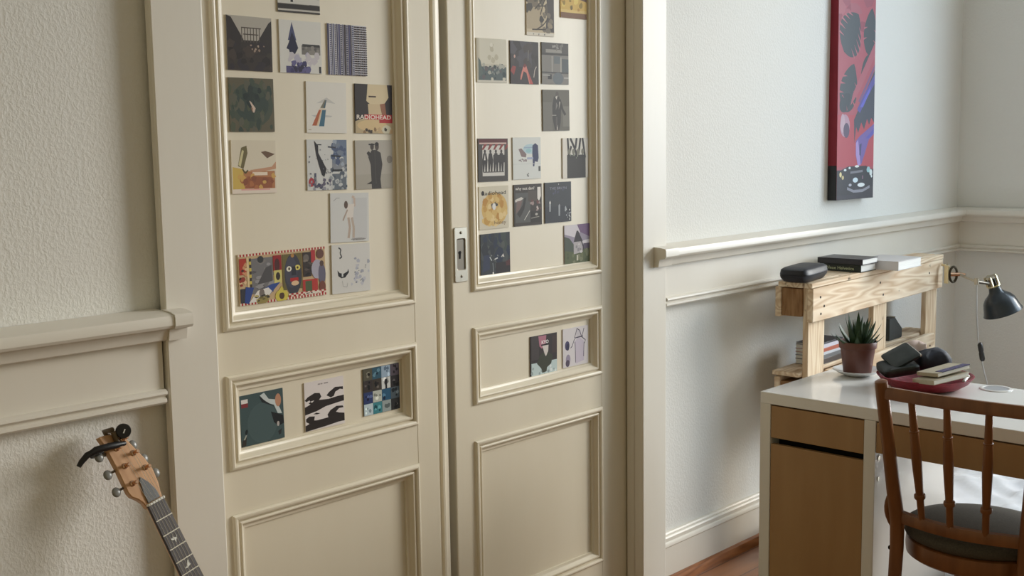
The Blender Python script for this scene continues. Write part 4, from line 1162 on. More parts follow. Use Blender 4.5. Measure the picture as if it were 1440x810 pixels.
# clamp: two jaws and a ring screw
m = MB()
m.box(4.842, 4.856, -0.246, -0.226, 0.868, 0.945)
m.box(4.842, 4.866, -0.232, -0.212, 0.940, 0.950)
m.build('clamp', M['brass'], lamp, bevel=0.002)
ring = []
rc = Vector((4.850, -0.262, 0.908))
nv = []
for k in range(25):
    th = 2 * math.pi * k / 24
    nv.append(rc + (r3 * 0.6 + fw * 0.2).normalized() * (math.cos(th) * 0.019) + Vector((0, 0, 1)) * (math.sin(th) * 0.032))
MB().tube(nv, 0.0052, 8, caps=False).build('clamp_ring', new_mat('bronze_dark', (62, 54, 40), 0.35, 0.8), lamp)
J1 = rc + r3 * 0.022
J2 = Vector((4.700, -0.420, 0.9035))
SK = Vector((4.805, -0.452, 0.905))
MB().tube([rc - r3 * 0.012, rc + r3 * 0.030, rc + r3 * 0.048 - fw * 0.01], [0.009, 0.008, 0.006], 10).build('hinge_pin', M['copper'], lamp)
MB().tube([rc + r3 * 0.03, (rc + J2) / 2 + Vector((0, 0, 0.004)), J2], 0.0055, 8).build('arm', M['steel'], lamp)
ax = (Vector((0, 0, -0.93)) + r3 * 0.36).normalized()
SC = Vector((4.806, -0.450, 0.875))       # where the shade neck starts
perp = ax.cross(fw).normalized()
zx = Matrix((perp, fw, ax)).transposed().to_4x4()
tfS = Matrix.Translation(SC) @ zx
prof = [(0.022, -0.002), (0.024, 0.010), (0.027, 0.022), (0.036, 0.032), (0.052, 0.045), (0.062, 0.060), (0.0675, 0.078), (0.0715, 0.095), (0.076, 0.108), (0.0785, 0.112),
        (0.077, 0.113), (0.074, 0.108), (0.0695, 0.095), (0.0655, 0.078), (0.060, 0.061), (0.050, 0.047), (0.034, 0.034), (0.025, 0.023), (0.022, 0.010), (0.020, -0.002)]
MB().lathe(prof, 40, tfS, closed=True).build('lamp_shade', M['lamp'], lamp, smooth=50)
MB().ball(tuple(SC + ax * 0.060), 0.022, 0.022, 0.028).build('bulb', M['bulb'], lamp)
m = MB()
m.lathe([(0.0001, -0.008), (0.026, -0.008), (0.027, -0.003), (0.024, 0.001), (0.0001, 0.001)], 24, tfS)
m.build('neck_collar', M['brass'], lamp, smooth=40)
for k in range(5):
    th = 2 * math.pi * k / 5 + 0.4
    b0 = SC - ax * 0.006 + perp * (0.022 * math.cos(th)) + fw * (0.022 * math.sin(th))
    MB().tube([b0, b0 - ax * 0.040], 0.0062, 8).build('socket_rib', M['brass'], lamp)
MB().tube([SC - ax * 0.004, SC - ax * 0.040], [0.014, 0.014], 12).build('socket', M['black'], lamp)
MB().tube([SC - ax * 0.038, SC - ax * 0.046], [0.024, 0.020], 14).build('socket_cap', M['steel'], lamp)
MB().tube([J2, J2 + (SC - J2) * 0.45 + Vector((0, 0, 0.004)), SC - ax * 0.010], [0.008, 0.006, 0.008], 8).build('elbow', M['steel_dark'], lamp)
MB().tube([J2 - Vector((0, 0, 0.012)), J2 + Vector((0, 0, 0.014))], 0.0095, 12).build('joint_knob', M['steel'], lamp)
cord = []
for t_, dx, z in ((0, 0.000, 0.895), (0.1, 0.002, 0.85), (0.3, 0.006, 0.76), (0.5, 0.014, 0.67), (0.7, 0.026, 0.60), (0.85, 0.042, 0.54), (1, 0.058, 0.48), (1.2, 0.074, 0.40), (1.5, 0.10, 0.2), (1.7, 0.13, 0.02)):
    cord.append(J2 + r3 * dx + Vector((0, 0, z - J2.z)))
MB().tube(cord, 0.0032, 8).build('cord', M['cord'], lamp, smooth=60)
sw0 = J2 + r3 * 0.022 + Vector((0, 0, 0.655 - J2.z))
sw1 = J2 + r3 * 0.036 + Vector((0, 0, 0.580 - J2.z))
sd = sw1 - sw0
m = MB()
m.tube([sw0, sw0 + sd * 0.1, sw0 + sd * 0.42, sw0 + sd * 0.5, sw0 + sd * 0.58, sw0 + sd * 0.9, sw1], [0.008, 0.0125, 0.0125, 0.0105, 0.0125, 0.0125, 0.008], 12, flat=0.8)
m.build('cord_switch', M['black'], lamp, smooth=40)

# ================================================================== DESK
DX0, DX1, DY0, DY1 = 2.990, 3.490, -0.468, -1.518
desk = thing('desk', 'white desk with birch drawer and door fronts, seen end-on from its front', 'desk', (3.24, -0.993, 0))
MB().box(DX0, DX1, DY1, DY0, 0.716, 0.750).build('tabletop', M['white_lacquer'], desk, bevel=0.0015)
for y0, y1, nm in ((-0.502, DY0, 'side_panel'), (DY1, -1.484, 'side_panel'), (-0.831, -0.797, 'side_panel')):
    MB().box(DX0, DX1, y0, y1, 0.0, 0.7158).build(nm, M['white_foil'], desk, bevel=0.0015)
MB().box(DX1 - 0.02, DX1 - 0.004, -0.796, -0.503, 0.03, 0.715).build('back_panel', M['white_foil'], desk)
MB().box(DX0 + 0.006, DX1 - 0.022, -0.796, -0.503, 0.03, 0.048).build('bottom_panel', M['white_foil'], desk)
MB().box(DX0 + 0.002, DX0 + 0.018, -0.7955, -0.5035, 0.6165, 0.7115).build('drawer', M['birch'], desk, bevel=0.001)
MB().box(DX0 + 0.002, DX0 + 0.018, -0.7955, -0.5035, 0.035, 0.5975).build('cabinet_door', M['birch'], desk, bevel=0.001)
MB().box(DX0 + 0.05, DX0 + 0.054, -0.7955, -0.5035, 0.55, 0.70).build('cabinet_shade_sheet', M['dark'], desk)  # near-black sheet, painted shade of the cabinet inside, behind the gap
MB().box(DX0 + 0.002, DX0 + 0.018, -1.483, -0.8325, 0.6265, 0.7115).build('drawer', M['birch'], desk, bevel=0.001)
dr = MB()
dr.box(DX0 + 0.019, DX0 + 0.44, -1.470, -1.458, 0.635, 0.70).box(DX0 + 0.019, DX0 + 0.44, -0.857, -0.845, 0.635, 0.70).box(DX0 + 0.019, DX0 + 0.44, -1.457, -0.858, 0.634, 0.639)
dr.build('drawer_box', M['white_foil'], desk)
MB().box(DX1 - 0.020, DX1 - 0.004, -1.483, -0.8325, 0.635, 0.715).build('back_rail', M['white_foil'], desk)
for zz in (0.607, 0.548):
    m = MB().lathe([(0.0001, 0), (0.005, 0), (0.0065, 0.0012), (0.0065, 0.002), (0.0001, 0.002)], 14, Matrix.Translation((3.012, -0.8313, zz)) @ Matrix.Rotation(math.radians(90), 4, 'X'))
    m.build('cam_lock', M['steel'], desk)
gx, gy = 3.447, -0.982
gt = Matrix.Translation((gx, gy, 0.7502))
gm = MB().lathe([(0.034, 0.0), (0.046, 0.0), (0.046, 0.0015), (0.043, 0.0032), (0.036, 0.0032), (0.034, 0.002)], 40, gt, closed=True).build('cable_grommet', M['white_lacquer'], desk, smooth=40)
MB().lathe([(0.0001, 0.0), (0.0338, 0.0), (0.0338, 0.0016), (0.0001, 0.0016)], 40, gt).build('grommet_lid', new_mat('grommet_grey', (150, 152, 154), 0.6), gm)

# ---- plant on its saucer
PC = Vector((3.385, -0.575, 0.7504))
sa = MB().lathe([(0.0001, 0.0), (0.038, 0.0), (0.041, 0.002), (0.055, 0.007), (0.073, 0.0165), (0.0755, 0.0185), (0.0745, 0.0195), (0.055, 0.0115), (0.042, 0.0065), (0.0001, 0.006)], 48, Matrix.Translation(PC))
tag(sa.build('saucer', M['china'], smooth=50), 'white china saucer under the potted plant on the desk', 'saucer')
P0 = PC + Vector((0, 0, 0.0072))
plant = thing('potted_aloe', 'small spiky aloe in a brown plastic pot on the desk', 'plant', tuple(P0))
MB().lathe([(0.0001, 0), (0.041, 0), (0.0425, 0.002), (0.0525, 0.078), (0.0545, 0.0785), (0.0565, 0.080), (0.0585, 0.100), (0.0575, 0.1015), (0.055, 0.1005), (0.0525, 0.082), (0.051, 0.078)], 48, Matrix.Translation(P0)).build('pot', M['terracotta'], plant, smooth=40)
MB().lathe([(0.0001, 0.084), (0.0515, 0.0815), (0.0515, 0.080), (0.0001, 0.080)], 32, Matrix.Translation(P0)).build('soil', M['soil'], plant)
mk = MB()
m = MB()
rd = random.Random(14)
for ring_, (n, tilt, L, wd_) in enumerate(((5, 10, 0.092, 0.013), (8, 24, 0.102, 0.016), (9, 42, 0.092, 0.017), (9, 64, 0.072, 0.016))):
    for k in range(n):
        az = 2 * math.pi * k / n + ring_ * 0.5 + rd.uniform(-0.15, 0.15)
        tl = math.radians(tilt + rd.uniform(-6, 6))
        LL = L * rd.uniform(0.88, 1.1)
        rad = Vector((math.cos(az), math.sin(az), 0))
        tan = Vector((-math.sin(az), math.cos(az), 0))
        base = P0 + Vector((0, 0, 0.083)) + rad * (0.004 + 0.006 * ring_)
        pts = []
        for s in range(7):
            u = s / 6
            t2 = tl * (1.1 - 0.25 * u)
            pos = base + (rad * math.sin(t2) + Vector((0, 0, math.cos(t2)))) * (LL * u)
            nrm = (Vector((0, 0, 1)) * math.sin(t2) - rad * math.cos(t2))
            wv = wd_ * (1 - u) ** 0.75 * (0.8 + 0.5 * min(u * 3, 1)) + 0.0004
            tk = 0.0045 * (1 - u) + 0.0003
            pts.append([pos + tan * wv * 0.75 - nrm * 0, pos + tan * wv * 0.3 + nrm * -tk, pos - tan * wv * 0.3 + nrm * -tk, pos - tan * wv * 0.75, pos + nrm * tk * 0.5])
        m.ring_sweep(pts)
m.build('leaves', M['leaf'], plant, smooth=50)

# ---- red tray with its contents
BC = Vector((3.335, -0.815, 0.7504))
m = MB()
m.lathe([(0.0001, 0.0), (0.080, 0.0), (0.100, 0.006), (0.122, 0.020), (0.135, 0.036), (0.138, 0.040), (0.135, 0.041), (0.130, 0.038), (0.116, 0.024), (0.095, 0.011), (0.078, 0.006), (0.0001, 0.005)], 56, Matrix.Translation(BC))
tag(m.build('woven_tray', M['basket'], smooth=50), 'round dark red woven tray on the desk holding a pile of small things', 'tray')


def slab_tf(c, yaw, pitch, roll):
    return Matrix.Translation(c) @ Matrix.Rotation(math.radians(yaw), 4, 'Z') @ Matrix.Rotation(math.radians(pitch), 4, 'Y') @ Matrix.Rotation(math.radians(roll), 4, 'X')


def rounded_slab(m, tfm, hx, hy, hz, e=5.0, n=36, puff=0.15):
    rings = []
    for z, s in ((-hz, 0.90), (-hz * 0.7, 0.985), (0, 1.0), (hz * 0.7, 0.985), (hz, 0.90), (hz * (1 + puff), 0.55), (hz * (1 + puff * 1.2), 0.1)):
        r = []
        for k in range(n):
            t_ = 2 * math.pi * k / n
            c_, s_ = math.cos(t_), math.sin(t_)
            r.append(tfm @ Vector((hx * s * math.copysign(abs(c_) ** (2 / e), c_), hy * s * math.copysign(abs(s_) ** (2 / e), s_), z)))
        rings.append(r)
    m.ring_sweep(rings)
    m.add(rings[0], [tuple(range(n))])
    m.add(rings[-1], [tuple(range(n))])
    return m


# dark wallet: long axis along screen-right (-y,+x)
t = thing('wallet', 'bulky dark green leather wallet at the left side of the red tray', 'wallet', (3.30, -0.745, 0.79))
wt = slab_tf((3.310, -0.742, 0.806), -43, -8, 10)
rounded_slab(MB(), wt, 0.054, 0.043, 0.013, 8.0, puff=0.02).build('body', M['wallet'], t, smooth=40)
wt2 = slab_tf((3.328, -0.742, 0.838), -40, -26, 20)
rounded_slab(MB(), wt2, 0.045, 0.042, 0.005, 12.0, puff=0.02).build('flap', M['wallet'], t, smooth=40)
m = MB()
m.box(0.0415, 0.0465, -0.040, 0.036, -0.003, 0.0030, tf=wt2)
m.build('pale_edge', M['china'], t)
# navy pouch
m = MB()
rings = []
pt_ = slab_tf((3.402, -0.808, 0.822), -43, -9, 6)
for z, s, n_ in ((-0.026, 0.80, 0), (-0.014, 1.0, 0.004), (0.004, 1.0, 0.006), (0.018, 0.90, 0.008), (0.028, 0.70, 0.008), (0.033, 0.4, 0.005), (0.034, 0.03, 0.0)):
    r = []
    for k in range(36):
        th = 2 * math.pi * k / 36
        c_, s_ = math.cos(th), math.sin(th)
        v = Vector((0.050 * s * math.copysign(abs(c_) ** 0.45, c_), 0.040 * s * math.copysign(abs(s_) ** 0.45, s_), z))
        v += Vector((mnoise.noise(v * 45), mnoise.noise(v * 45 + Vector((7, 1, 3))), mnoise.noise(v * 40 + Vector((2, 9, 4))))) * (0.9 * n_)
        r.append(pt_ @ v)
    rings.append(r)
m.ring_sweep(rings)
m.add(rings[0], [tuple(range(36))])
m.add(rings[-1], [tuple(range(36))])
tag(m.build('pouch', M['navy'], smooth=60), 'soft navy blue pouch heaped in the middle of the red tray', 'pouch')


# two booklets
def booklet(tfm, hx, hy, hz, label, band):
    t = thing('booklet', label, 'booklet', tuple(tfm.translation), 'beige booklets in the red tray')
    b = MB()
    b.box(-hx, hx, -hy, hy, hz - 0.001, hz, tf=tfm).box(-hx, hx, -hy, hy, -hz, -hz + 0.001, tf=tfm).box(-hx, -hx + 0.001, -hy, hy, -hz + 0.001, hz - 0.001, tf=tfm)
    b.build('cover', M['beige'], t, bevel=0.0006)
    MB().box(-hx + 0.001, hx - 0.003, -hy + 0.002, hy - 0.002, -hz + 0.001, hz - 0.001, tf=tfm).build('pages', M['paper'], t)
    if band:
        MB().box(-hx * 0.72, hx * 0.98, -hy - 0.0006, -hy * 0.35, hz - 0.0012, hz + 0.0012, tf=tfm).build('patterned_band', M['purple'], t)
    return t


b1 = slab_tf((3.260, -0.896, 0.8030), -22, -5, -6)
booklet(b1, 0.068, 0.042, 0.0065, 'plain beige booklet leaning on the right rim of the red tray, under the banded one', False)
b2 = slab_tf((3.282, -0.893, 0.8215), -20, -6, -6)
booklet(b2, 0.064, 0.040, 0.0055, 'beige booklet with a purple patterned band, on top at the right of the red tray', True)
m = MB()
sh = []
for i in range(5):
    for j in range(5):
        u, v = i / 4 - 0.5, j / 4 - 0.5
        sh.append(Vector((3.424, -0.742, 0.842)) + r3 * (u * 0.075) + Vector((0, 0, 1)) * (v * 0.06 - u * u * 0.05) + fw * (0.02 * v + 0.006 * math.sin(u * 7)))
m.add(sh, [(i * 5 + j, i * 5 + j + 1, (i + 1) * 5 + j + 1, (i + 1) * 5 + j) for i in range(4) for j in range(4)])
o = m.build('folded_paper', M['pinkpaper'], smooth=60)
so = o.modifiers.new('thickness', 'SOLIDIFY')
so.thickness = 0.0012
tag(o, 'pale pinkish folded paper standing behind the wallet in the red tray', 'paper')
m = MB()
m.tube([Vector((3.300, -0.945, 0.792)), Vector((3.330, -0.945, 0.802)), Vector((3.352, -0.938, 0.797)), Vector((3.345, -0.918, 0.792))], 0.005, 8)
tag(m.build('crumpled_tissue', M['china'], smooth=60), 'scrap of white tissue at the right rim of the red tray', 'tissue')

# ================================================================== CHAIR
ch = thing('chair', 'brown bentwood spindle-back chair with a dark upholstered round seat, at the desk', 'chair', (3.02, -1.10, 0))
CW = M['chair_wood']


def chx(z):
    """rake of the back: x at height z"""
    return 2.935 - 0.075 * max(0.0, (z - 0.45)) / 0.41 if z > 0.45 else 2.935 - 0.035 * (0.45 - z) / 0.45


def post(y_top, y_seat, y_foot, nm):
    pts, rs = [], []
    for z, r in ((0.0, 0.0125), (0.15, 0.015), (0.30, 0.0175), (0.40, 0.0185), (0.47, 0.0195), (0.55, 0.019), (0.68, 0.0175), (0.80, 0.0175), (0.845, 0.0175), (0.858, 0.0165), (0.862, 0.010)):
        y = y_seat + (y_top - y_seat) * (z - 0.45) / 0.41 if z > 0.45 else y_seat + (y_foot - y_seat) * (0.45 - z) / 0.45
        pts.append(Vector((chx(z), y, z)))
        rs.append(r)
    return MB().tube(pts, rs, 14).build(nm, CW, ch, smooth=50)


post(-0.905, -0.928, -0.925, 'back_post')
post(-1.305, -1.262, -1.262, 'back_post')
# crest rail, gently bowed
pts = []
for k in range(13):
    u = k / 12
    y = -0.905 - 0.400 * u
    pts.append((chx(0.83) - 0.016 * math.sin(math.pi * u), y))
m = MB()
rings = []
for (x, y) in pts:
    zt, zb = 0.845, 0.812
    rings.append([Vector((x - 0.009, y, zb + 0.002)), Vector((x - 0.010, y, zt - 0.008)), Vector((x - 0.005, y, zt)), Vector((x + 0.005, y, zt)), Vector((x + 0.010, y, zt - 0.008)), Vector((x + 0.009, y, zb + 0.002)), Vector((x, y, zb - 0.001))])
m.ring_sweep(rings)
m.build('crest_rail', CW, ch, smooth=50)
# lower back rail, bowed towards the rear
low = []
for k in range(15):
    u = k / 14
    low.append((chx(0.48) - 0.036 * math.sin(math.pi * u) + 0.004, -0.930 - 0.332 * u))
m = MB()
rings = []
for (x, y) in low:
    zt, zb = 0.499, 0.468
    rings.append([Vector((x - 0.009, y, zb)), Vector((x - 0.011, y, zb + 0.015)), Vector((x - 0.008, y, zt - 0.002)), Vector((x + 0.007, y, zt)), Vector((x + 0.010, y, zb + 0.015)), Vector((x + 0.008, y, zb))])
m.ring_sweep(rings)
m.build('lower_back_rail', CW, ch, smooth=50)
# turned spindles
for yt, yb in ((-0.992, -1.004), (-1.086, -1.084), (-1.190, -1.172)):
    pts, rs = [], []
    kb = int(round((-0.930 - yb) / 0.332 * 14))
    kt = int(round((-0.905 - yt) / 0.400 * 12))
    xb = low[kb][0]
    xt = chx(0.83) - 0.016 * math.sin(math.pi * kt / 12)
    for z, r in ((0.490, 0.0088), (0.545, 0.0095), (0.5525, 0.0098), (0.5535, 0.0140), (0.5590, 0.0150), (0.5645, 0.0140), (0.5655, 0.0098), (0.62, 0.0120), (0.66, 0.0132), (0.72, 0.0118), (0.7335, 0.0106), (0.7345, 0.0122), (0.7385, 0.0122), (0.7395, 0.0104), (0.78, 0.0094), (0.818, 0.0090)):
        f = (z - 0.49) / 0.328
        pts.append(Vector((xb + (xt - xb) * f, yb + (yt - yb) * f, z)))
        rs.append(r)
    MB().tube(pts, rs, 12).build('spindle', CW, ch, smooth=40)
# seat: round frame, cushion
SCX, SCY = 3.085, -1.092
tfc = Matrix.Translation((SCX, SCY, 0))
MB().lathe([(0.150, 0.372), (0.176, 0.366), (0.184, 0.372), (0.186, 0.392), (0.184, 0.414), (0.178, 0.418), (0.150, 0.418)], 56, tfc, sx=1.0, sy=1.04, closed=True).build('seat_frame', CW, ch, smooth=40)
MB().lathe([(0.0001, 0.416), (0.174, 0.418), (0.187, 0.424), (0.192, 0.436), (0.188, 0.449), (0.176, 0.458), (0.14, 0.466), (0.08, 0.470), (0.0001, 0.471)], 56, tfc, sx=1.0, sy=1.04).build('seat_cushion', M['seat_fabric'], ch, smooth=60)
# front legs
for y in (-0.985, -1.200):
    MB().tube([Vector((3.225, y, 0.372)), Vector((3.232, y + (0.004 if y > -1.1 else -0.004), 0.2)), Vector((3.245, y + (0.012 if y > -1.1 else -0.012), 0.0))], [0.0185, 0.0165, 0.012], 14).build('front_leg', CW, ch, smooth=50)
# bentwood stretcher hoop
hp = []
for k in range(33):
    th = 2 * math.pi * k / 32
    hp.append(Vector((SCX + 0.135 * math.cos(th), SCY + 0.140 * math.sin(th), 0.245)))
MB().tube(hp, 0.009, 8, caps=False).build('stretcher_hoop', CW, ch, smooth=60)
# bent hip braces between the posts and the seat
for y0, sgn in ((-0.928, 1), (-1.262, -1)):
    br = []
    for k in range(11):
        u = k / 10
        z = 0.555 - 0.145 * u
        br.append(Vector((2.940 + 0.012 * u + 0.030 * u ** 3, y0 + sgn * (0.016 + 0.022 * math.sin(math.pi * min(1, u * 1.05))), z)))
    MB().tube(br, [0.004] + [0.009] * 9 + [0.006], 10, flat=0.8).build('hip_brace', CW, ch, smooth=60)
    MB().ball((2.928, y0 + sgn * 0.019, 0.392), 0.006, 0.004, 0.006, 10, 6).build('bolt', M['dark'], ch)

# ================================================================== WRAPPED BUNDLE behind the desk
m = MB()
NX, NY = 60, 80
gv = []
rd = random.Random(2)
for j in range(NY + 1):
    for i in range(NX + 1):
        u, v = i / NX, j / NY
        x = 3.56 + 1.08 * u
        y = -0.36 - 1.40 * v
        edge = min(1, 7 * u + 0.02) * min(1, 6 * (1 - u)) * min(1, 6 * v + 0.02) * min(1, 6 * (1 - v))
        z = 0.30 + 0.05 * min(1, max(0, (v - 0.12) * 3)) * (0.4 + 0.6 * u)
        p = Vector((x, y, 0))
        w1 = mnoise.noise(Vector((x * 3.1, y * 3.3, 0.7))) * 0.25
        cr = 0.030 * abs(mnoise.noise(Vector(((x + y) * 5 + w1 * 4, (y - x) * 1.6, 1.3)))) ** 0.6 + 0.022 * abs(mnoise.noise(Vector(((x - y) * 9, (y + x) * 3 + w1 * 6, 5.3)))) ** 0.6
        z = max(0.004, (z - cr) * max(0.0, min(1, edge)) ** 0.35)
        gv.append(Vector((x + mnoise.noise(Vector((z * 12, y * 9, 2))) * 0.02 * (1 if u < 0.15 else 0), y, z)))
m.add(gv, [(j * (NX + 1) + i, j * (NX + 1) + i + 1, (j + 1) * (NX + 1) + i + 1, (j + 1) * (NX + 1) + i) for j in range(NY) for i in range(NX)])
o = m.build('plastic_wrapped_bundle', M['film'], smooth=45)
tag(o, 'large bundle wrapped in creased white plastic film, behind the desk and seen under its drawer', 'bundle')

# ================================================================== GUITAR
n_ = Vector((0.23275, -0.34912, -0.90771)).normalized()
gm_ = (Vector((0.088, -0.925, 0.378)))
gm_ = (gm_ - n_ * gm_.dot(n_)).normalized()
ga = gm_.cross(n_).normalized()
NUT = Vector((1.222, -0.110, 0.765))
LEN = 0.838
gb = NUT + n_ * LEN
gt_ = Matrix((ga, -n_, gm_)).transposed().to_4x4()
gtr = thing('electric_guitar', 'electric guitar with natural wood headstock leaning on the wall left of the doors', 'guitar', (0, 0, 0))
gtr.matrix_world = Matrix.Translation(gb) @ gt_
gtr['_org'] = (0, 0, 0)
L0 = LEN       # nut position along local y (towards the head)


def gbuild(m, nm, mt, par=None, **k):
    return m.build(nm, mt, par or gtr, world=False, **k)


HEAD = [(-21, -4), (-24, 10), (-31, 22), (-42, 33), (-45, 44), (-44, 98), (-46, 150), (-50, 172), (-38, 171), (-14, 164), (-3, 168), (4, 150), (14, 122), (25, 92), (31, 64), (29, 34), (24, 14), (21, -4)]
hd = gbuild(MB().prism([(x / 1000, L0 + y / 1000) for x, y in HEAD], 'z', -0.020, -0.006), 'headstock', M['maple'], bevel=0.002)
# neck: half-round back plus board
rings = []
for s, wd_, dp in ((L0 - 0.002, 0.021, 0.019), (L0 - 0.2, 0.0235, 0.021), (L0 - 0.40, 0.0265, 0.023)):
    r = []
    for k in range(13):
        th = math.pi + math.pi * k / 12
        r.append(Vector((wd_ * math.cos(th), s, dp * math.sin(th) * 0.9 - 0.006)))
    rings.append(r)
m = MB()
m.ring_sweep(rings)
m.add(rings[0], [tuple(range(13))])
m.add(rings[2], [tuple(range(13))])
gbuild(m, 'neck', M['maple'], smooth=60)
fb = MB()
fb.add([Vector((-0.0215, L0, -0.006)), Vector((0.0215, L0, -0.006)), Vector((0.028, L0 - 0.475, -0.006)), Vector((-0.028, L0 - 0.475, -0.006)),
        Vector((-0.0205, L0, 0.0)), Vector((0.0205, L0, 0.0)), Vector((0.027, L0 - 0.475, 0.0)), Vector((-0.027, L0 - 0.475, 0.0))],
       [(0, 1, 2, 3), (4, 7, 6, 5), (0, 4, 5, 1), (1, 5, 6, 2), (2, 6, 7, 3), (3, 7, 4, 0)])
fbo = gbuild(fb, 'fretboard', M['rosewood'])
gbuild(MB().box(-0.0213, 0.0213, L0 - 0.0005, L0 + 0.0045, -0.008, 0.0035), 'nut', M['pearl'], bevel=0.001)
SCALE = 0.635
fp = [SCALE * (1 - 2 ** (-k / 12)) for k in range(23)]
for k in range(1, 23):
    y = L0 - fp[k]
    hw = 0.0205 + 0.0065 * fp[k] / 0.475
    gbuild(MB().box(-hw, hw, y - 0.0011, y + 0.0011, -0.0005, 0.0014), 'fret', M['fret'])
BIRD = [(-9, 4), (-4, 3), (-2, 8), (0, 3), (5, 2), (9, 6), (6, 0), (2, -3), (0, -8), (-2, -2), (-7, 0)]
BIRD2 = [(-10, -4), (-5, -3), (-1, 0), (4, 8), (7, 10), (5, 3), (8, -2), (2, -4), (-3, -6)]
for q, k in enumerate((3, 5, 7, 9, 12, 15)):
    yc = L0 - (fp[k] + fp[k - 1]) / 2
    bd = BIRD if q % 2 == 0 else BIRD2
    gbuild(MB().prism([(x / 1000, yc + y / 1000) for x, y in bd], 'z', 0.0001, 0.0006), 'bird_inlay', M['pearl'], smooth=0)
gbuild(MB().prism([(-0.016, L0 + 0.006), (0.016, L0 + 0.006), (0.0155, L0 + 0.020), (0.008, L0 + 0.042), (-0.006, L0 + 0.062), (-0.011, L0 + 0.056), (-0.0155, L0 + 0.030)], 'z', -0.0058, -0.0030), 'truss_cover', M['cover_grey'], bevel=0.001)
for x, y, sd_ in ((-24, 136, -1), (-25, 96, -1), (-27, 57, -1), (-2, 148, 1), (6, 112, 1), (16, 74, 1)):
    tp = MB()
    tq = Matrix.Translation((x / 1000, L0 + y / 1000, -0.0058))
    tp.lathe([(0.0001, 0), (0.0062, 0), (0.0062, 0.0015), (0.0048, 0.0022), (0.0034, 0.003), (0.0034, 0.0075), (0.0030, 0.009), (0.0040, 0.0105), (0.0040, 0.0165), (0.0034, 0.018), (0.0001, 0.018)], 16, tq)
    gbuild(tp, 'tuner_post', M['copper'], smooth=40)
    ky = y if sd_ < 0 else y - 20
    ex = -0.046 if sd_ < 0 else (0.004 + 0.022 * (148 - ky) / 84.0)
    kx = ex + sd_ * (0.0085 if sd_ < 0 else 0.002)
    tk = MB()
    tk.tube([Vector((ex - sd_ * 0.012, L0 + y / 1000, -0.016)), Vector((kx, L0 + ky / 1000, -0.016))], 0.0026, 8)
    gbuild(tk, 'tuner_shaft', M['steel_dark'])
    kb = MB().ball((kx + sd_ * 0.008, L0 + ky / 1000 - 0.001, -0.016), 0.0100, 0.0105, 0.0050, 16, 10)
    gbuild(kb, 'tuner_knob', M['knob_grey'], smooth=60)
# body standing on the floor
BODY = [(0, 0), (0.09, 0.006), (0.145, 0.04), (0.165, 0.10), (0.155, 0.16), (0.125, 0.205), (0.115, 0.24), (0.13, 0.29), (0.148, 0.335), (0.150, 0.365), (0.135, 0.372), (0.10, 0.345), (0.07, 0.33), (0.045, 0.335), (0.03, 0.35),
        (-0.03, 0.35), (-0.045, 0.345), (-0.065, 0.35), (-0.09, 0.385), (-0.115, 0.43), (-0.135, 0.435), (-0.145, 0.40), (-0.138, 0.34), (-0.125, 0.28), (-0.125, 0.235), (-0.145, 0.19), (-0.165, 0.14), (-0.165, 0.085), (-0.145, 0.04), (-0.09, 0.006)]
gbuild(MB().prism(BODY, 'z', -0.050, -0.007), 'body', M['guitar_body'], bevel=0.006, seg=3)
for yy in (0.215, 0.285):
    gbuild(MB().box(-0.036, 0.036, yy - 0.018, yy + 0.018, -0.008, 0.001), 'pickup', M['black'], bevel=0.003)
gbuild(MB().box(-0.042, 0.042, 0.168, 0.184, -0.008, 0.004), 'bridge', M['steel'], bevel=0.002)
for i in range(6):
    xn = -0.0175 + 0.007 * i
    xb = -0.026 + 0.0104 * i
    st = [(-27, 57), (-25, 96), (-24, 136), (-2, 148), (6, 112), (16, 74)][i]
    gbuild(MB().tube([Vector((xb, 0.176, 0.0050)), Vector((xn, L0 + 0.002, 0.0040)), Vector((st[0] / 1000 + (0.003 if i < 3 else -0.003), L0 + st[1] / 1000, 0.004))], 0.00038, 5), 'string', M['steel'])


def gw(x, y, z):
    return gtr.matrix_world @ Vector((x, y, z))


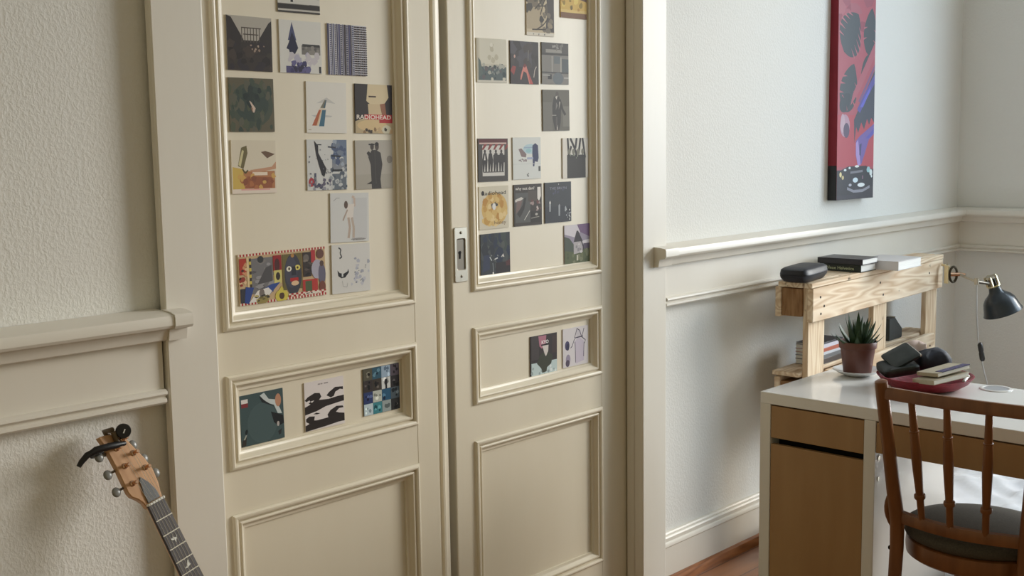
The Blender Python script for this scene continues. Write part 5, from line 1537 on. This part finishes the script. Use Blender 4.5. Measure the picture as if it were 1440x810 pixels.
# clip-on tuner at the tip of the headstock
tn = thing('clip_tuner', 'round black clip-on tuner at the tip of the guitar headstock', 'tuner', tuple(gw(-0.022, L0 + 0.170, 0.0)))
c0 = gw(-0.004, L0 + 0.162, 0.012)
dv = (Vector((0, -2.2726, 1.5)) - c0).normalized()
face_n = (dv + Vector((0.25, -0.1, -0.15))).normalized()
up_ = Vector((0, 0, 1)) - face_n * face_n.z
up_.normalize()
sd2 = up_.cross(face_n)
tfT = Matrix.Translation(c0) @ Matrix((sd2, up_, face_n)).transposed().to_4x4()
MB().lathe([(0.0001, -0.010), (0.0125, -0.009), (0.0152, -0.005), (0.0155, 0.002), (0.0140, 0.0045), (0.0001, 0.005)], 28, tfT).build('display', M['black'], tn, smooth=40)
m = MB()
m.box(-0.0012, 0.0012, -0.004, 0.005, 0.0048, 0.0054, tf=tfT @ Matrix.Rotation(math.radians(-25), 4, 'Z'))
m.build('mark', M['china'], tn)
m = MB()
m.tube([gw(-0.018, L0 + 0.140, -0.0035), gw(-0.020, L0 + 0.166, 0.002), c0 - face_n * 0.009], [0.006, 0.007, 0.006], 10)
m.tube([gw(-0.020, L0 + 0.140, -0.0235), gw(-0.020, L0 + 0.178, -0.021), gw(-0.020, L0 + 0.174, 0.002)], [0.006, 0.007, 0.006], 10)
m.build('clip', new_mat('tuner_clip_brown', (92, 76, 52), 0.5), tn, smooth=50)
# capo gripping the headstock
cp = thing('capo', 'black capo with a bent lever gripped across the guitar headstock', 'capo', tuple(gw(-0.045, L0 + 0.150, 0.0)))
m = MB()
p_a, p_b, p_c = gw(-0.011, L0 + 0.138, 0.009), gw(-0.050, L0 + 0.147, 0.010), gw(-0.076, L0 + 0.152, 0.007)
m.tube([p_a, (p_a + p_b) / 2, p_b, p_c, gw(-0.088, L0 + 0.150, 0.003)], [0.0045, 0.0072, 0.0078, 0.0074, 0.006], 10)
m.build('bar', M['black'], cp, smooth=50)
m = MB()
m.tube([gw(-0.074, L0 + 0.150, 0.005), gw(-0.094, L0 + 0.150, 0.0), gw(-0.108, L0 + 0.143, -0.006), gw(-0.116, L0 + 0.137, -0.009)], [0.0072, 0.0068, 0.0058, 0.0048], 10)
m.build('lever', M['black'], cp, smooth=50)
m = MB()
m.tube([gw(-0.066, L0 + 0.146, 0.004), gw(-0.068, L0 + 0.144, -0.027), gw(-0.036, L0 + 0.134, -0.0275)], [0.006, 0.006, 0.005], 10)
m.build('jaw', M['black'], cp, smooth=50)

for o in bpy.data.objects:
    for k in ('_org', '_inv'):
        if k in o:
            del o[k]
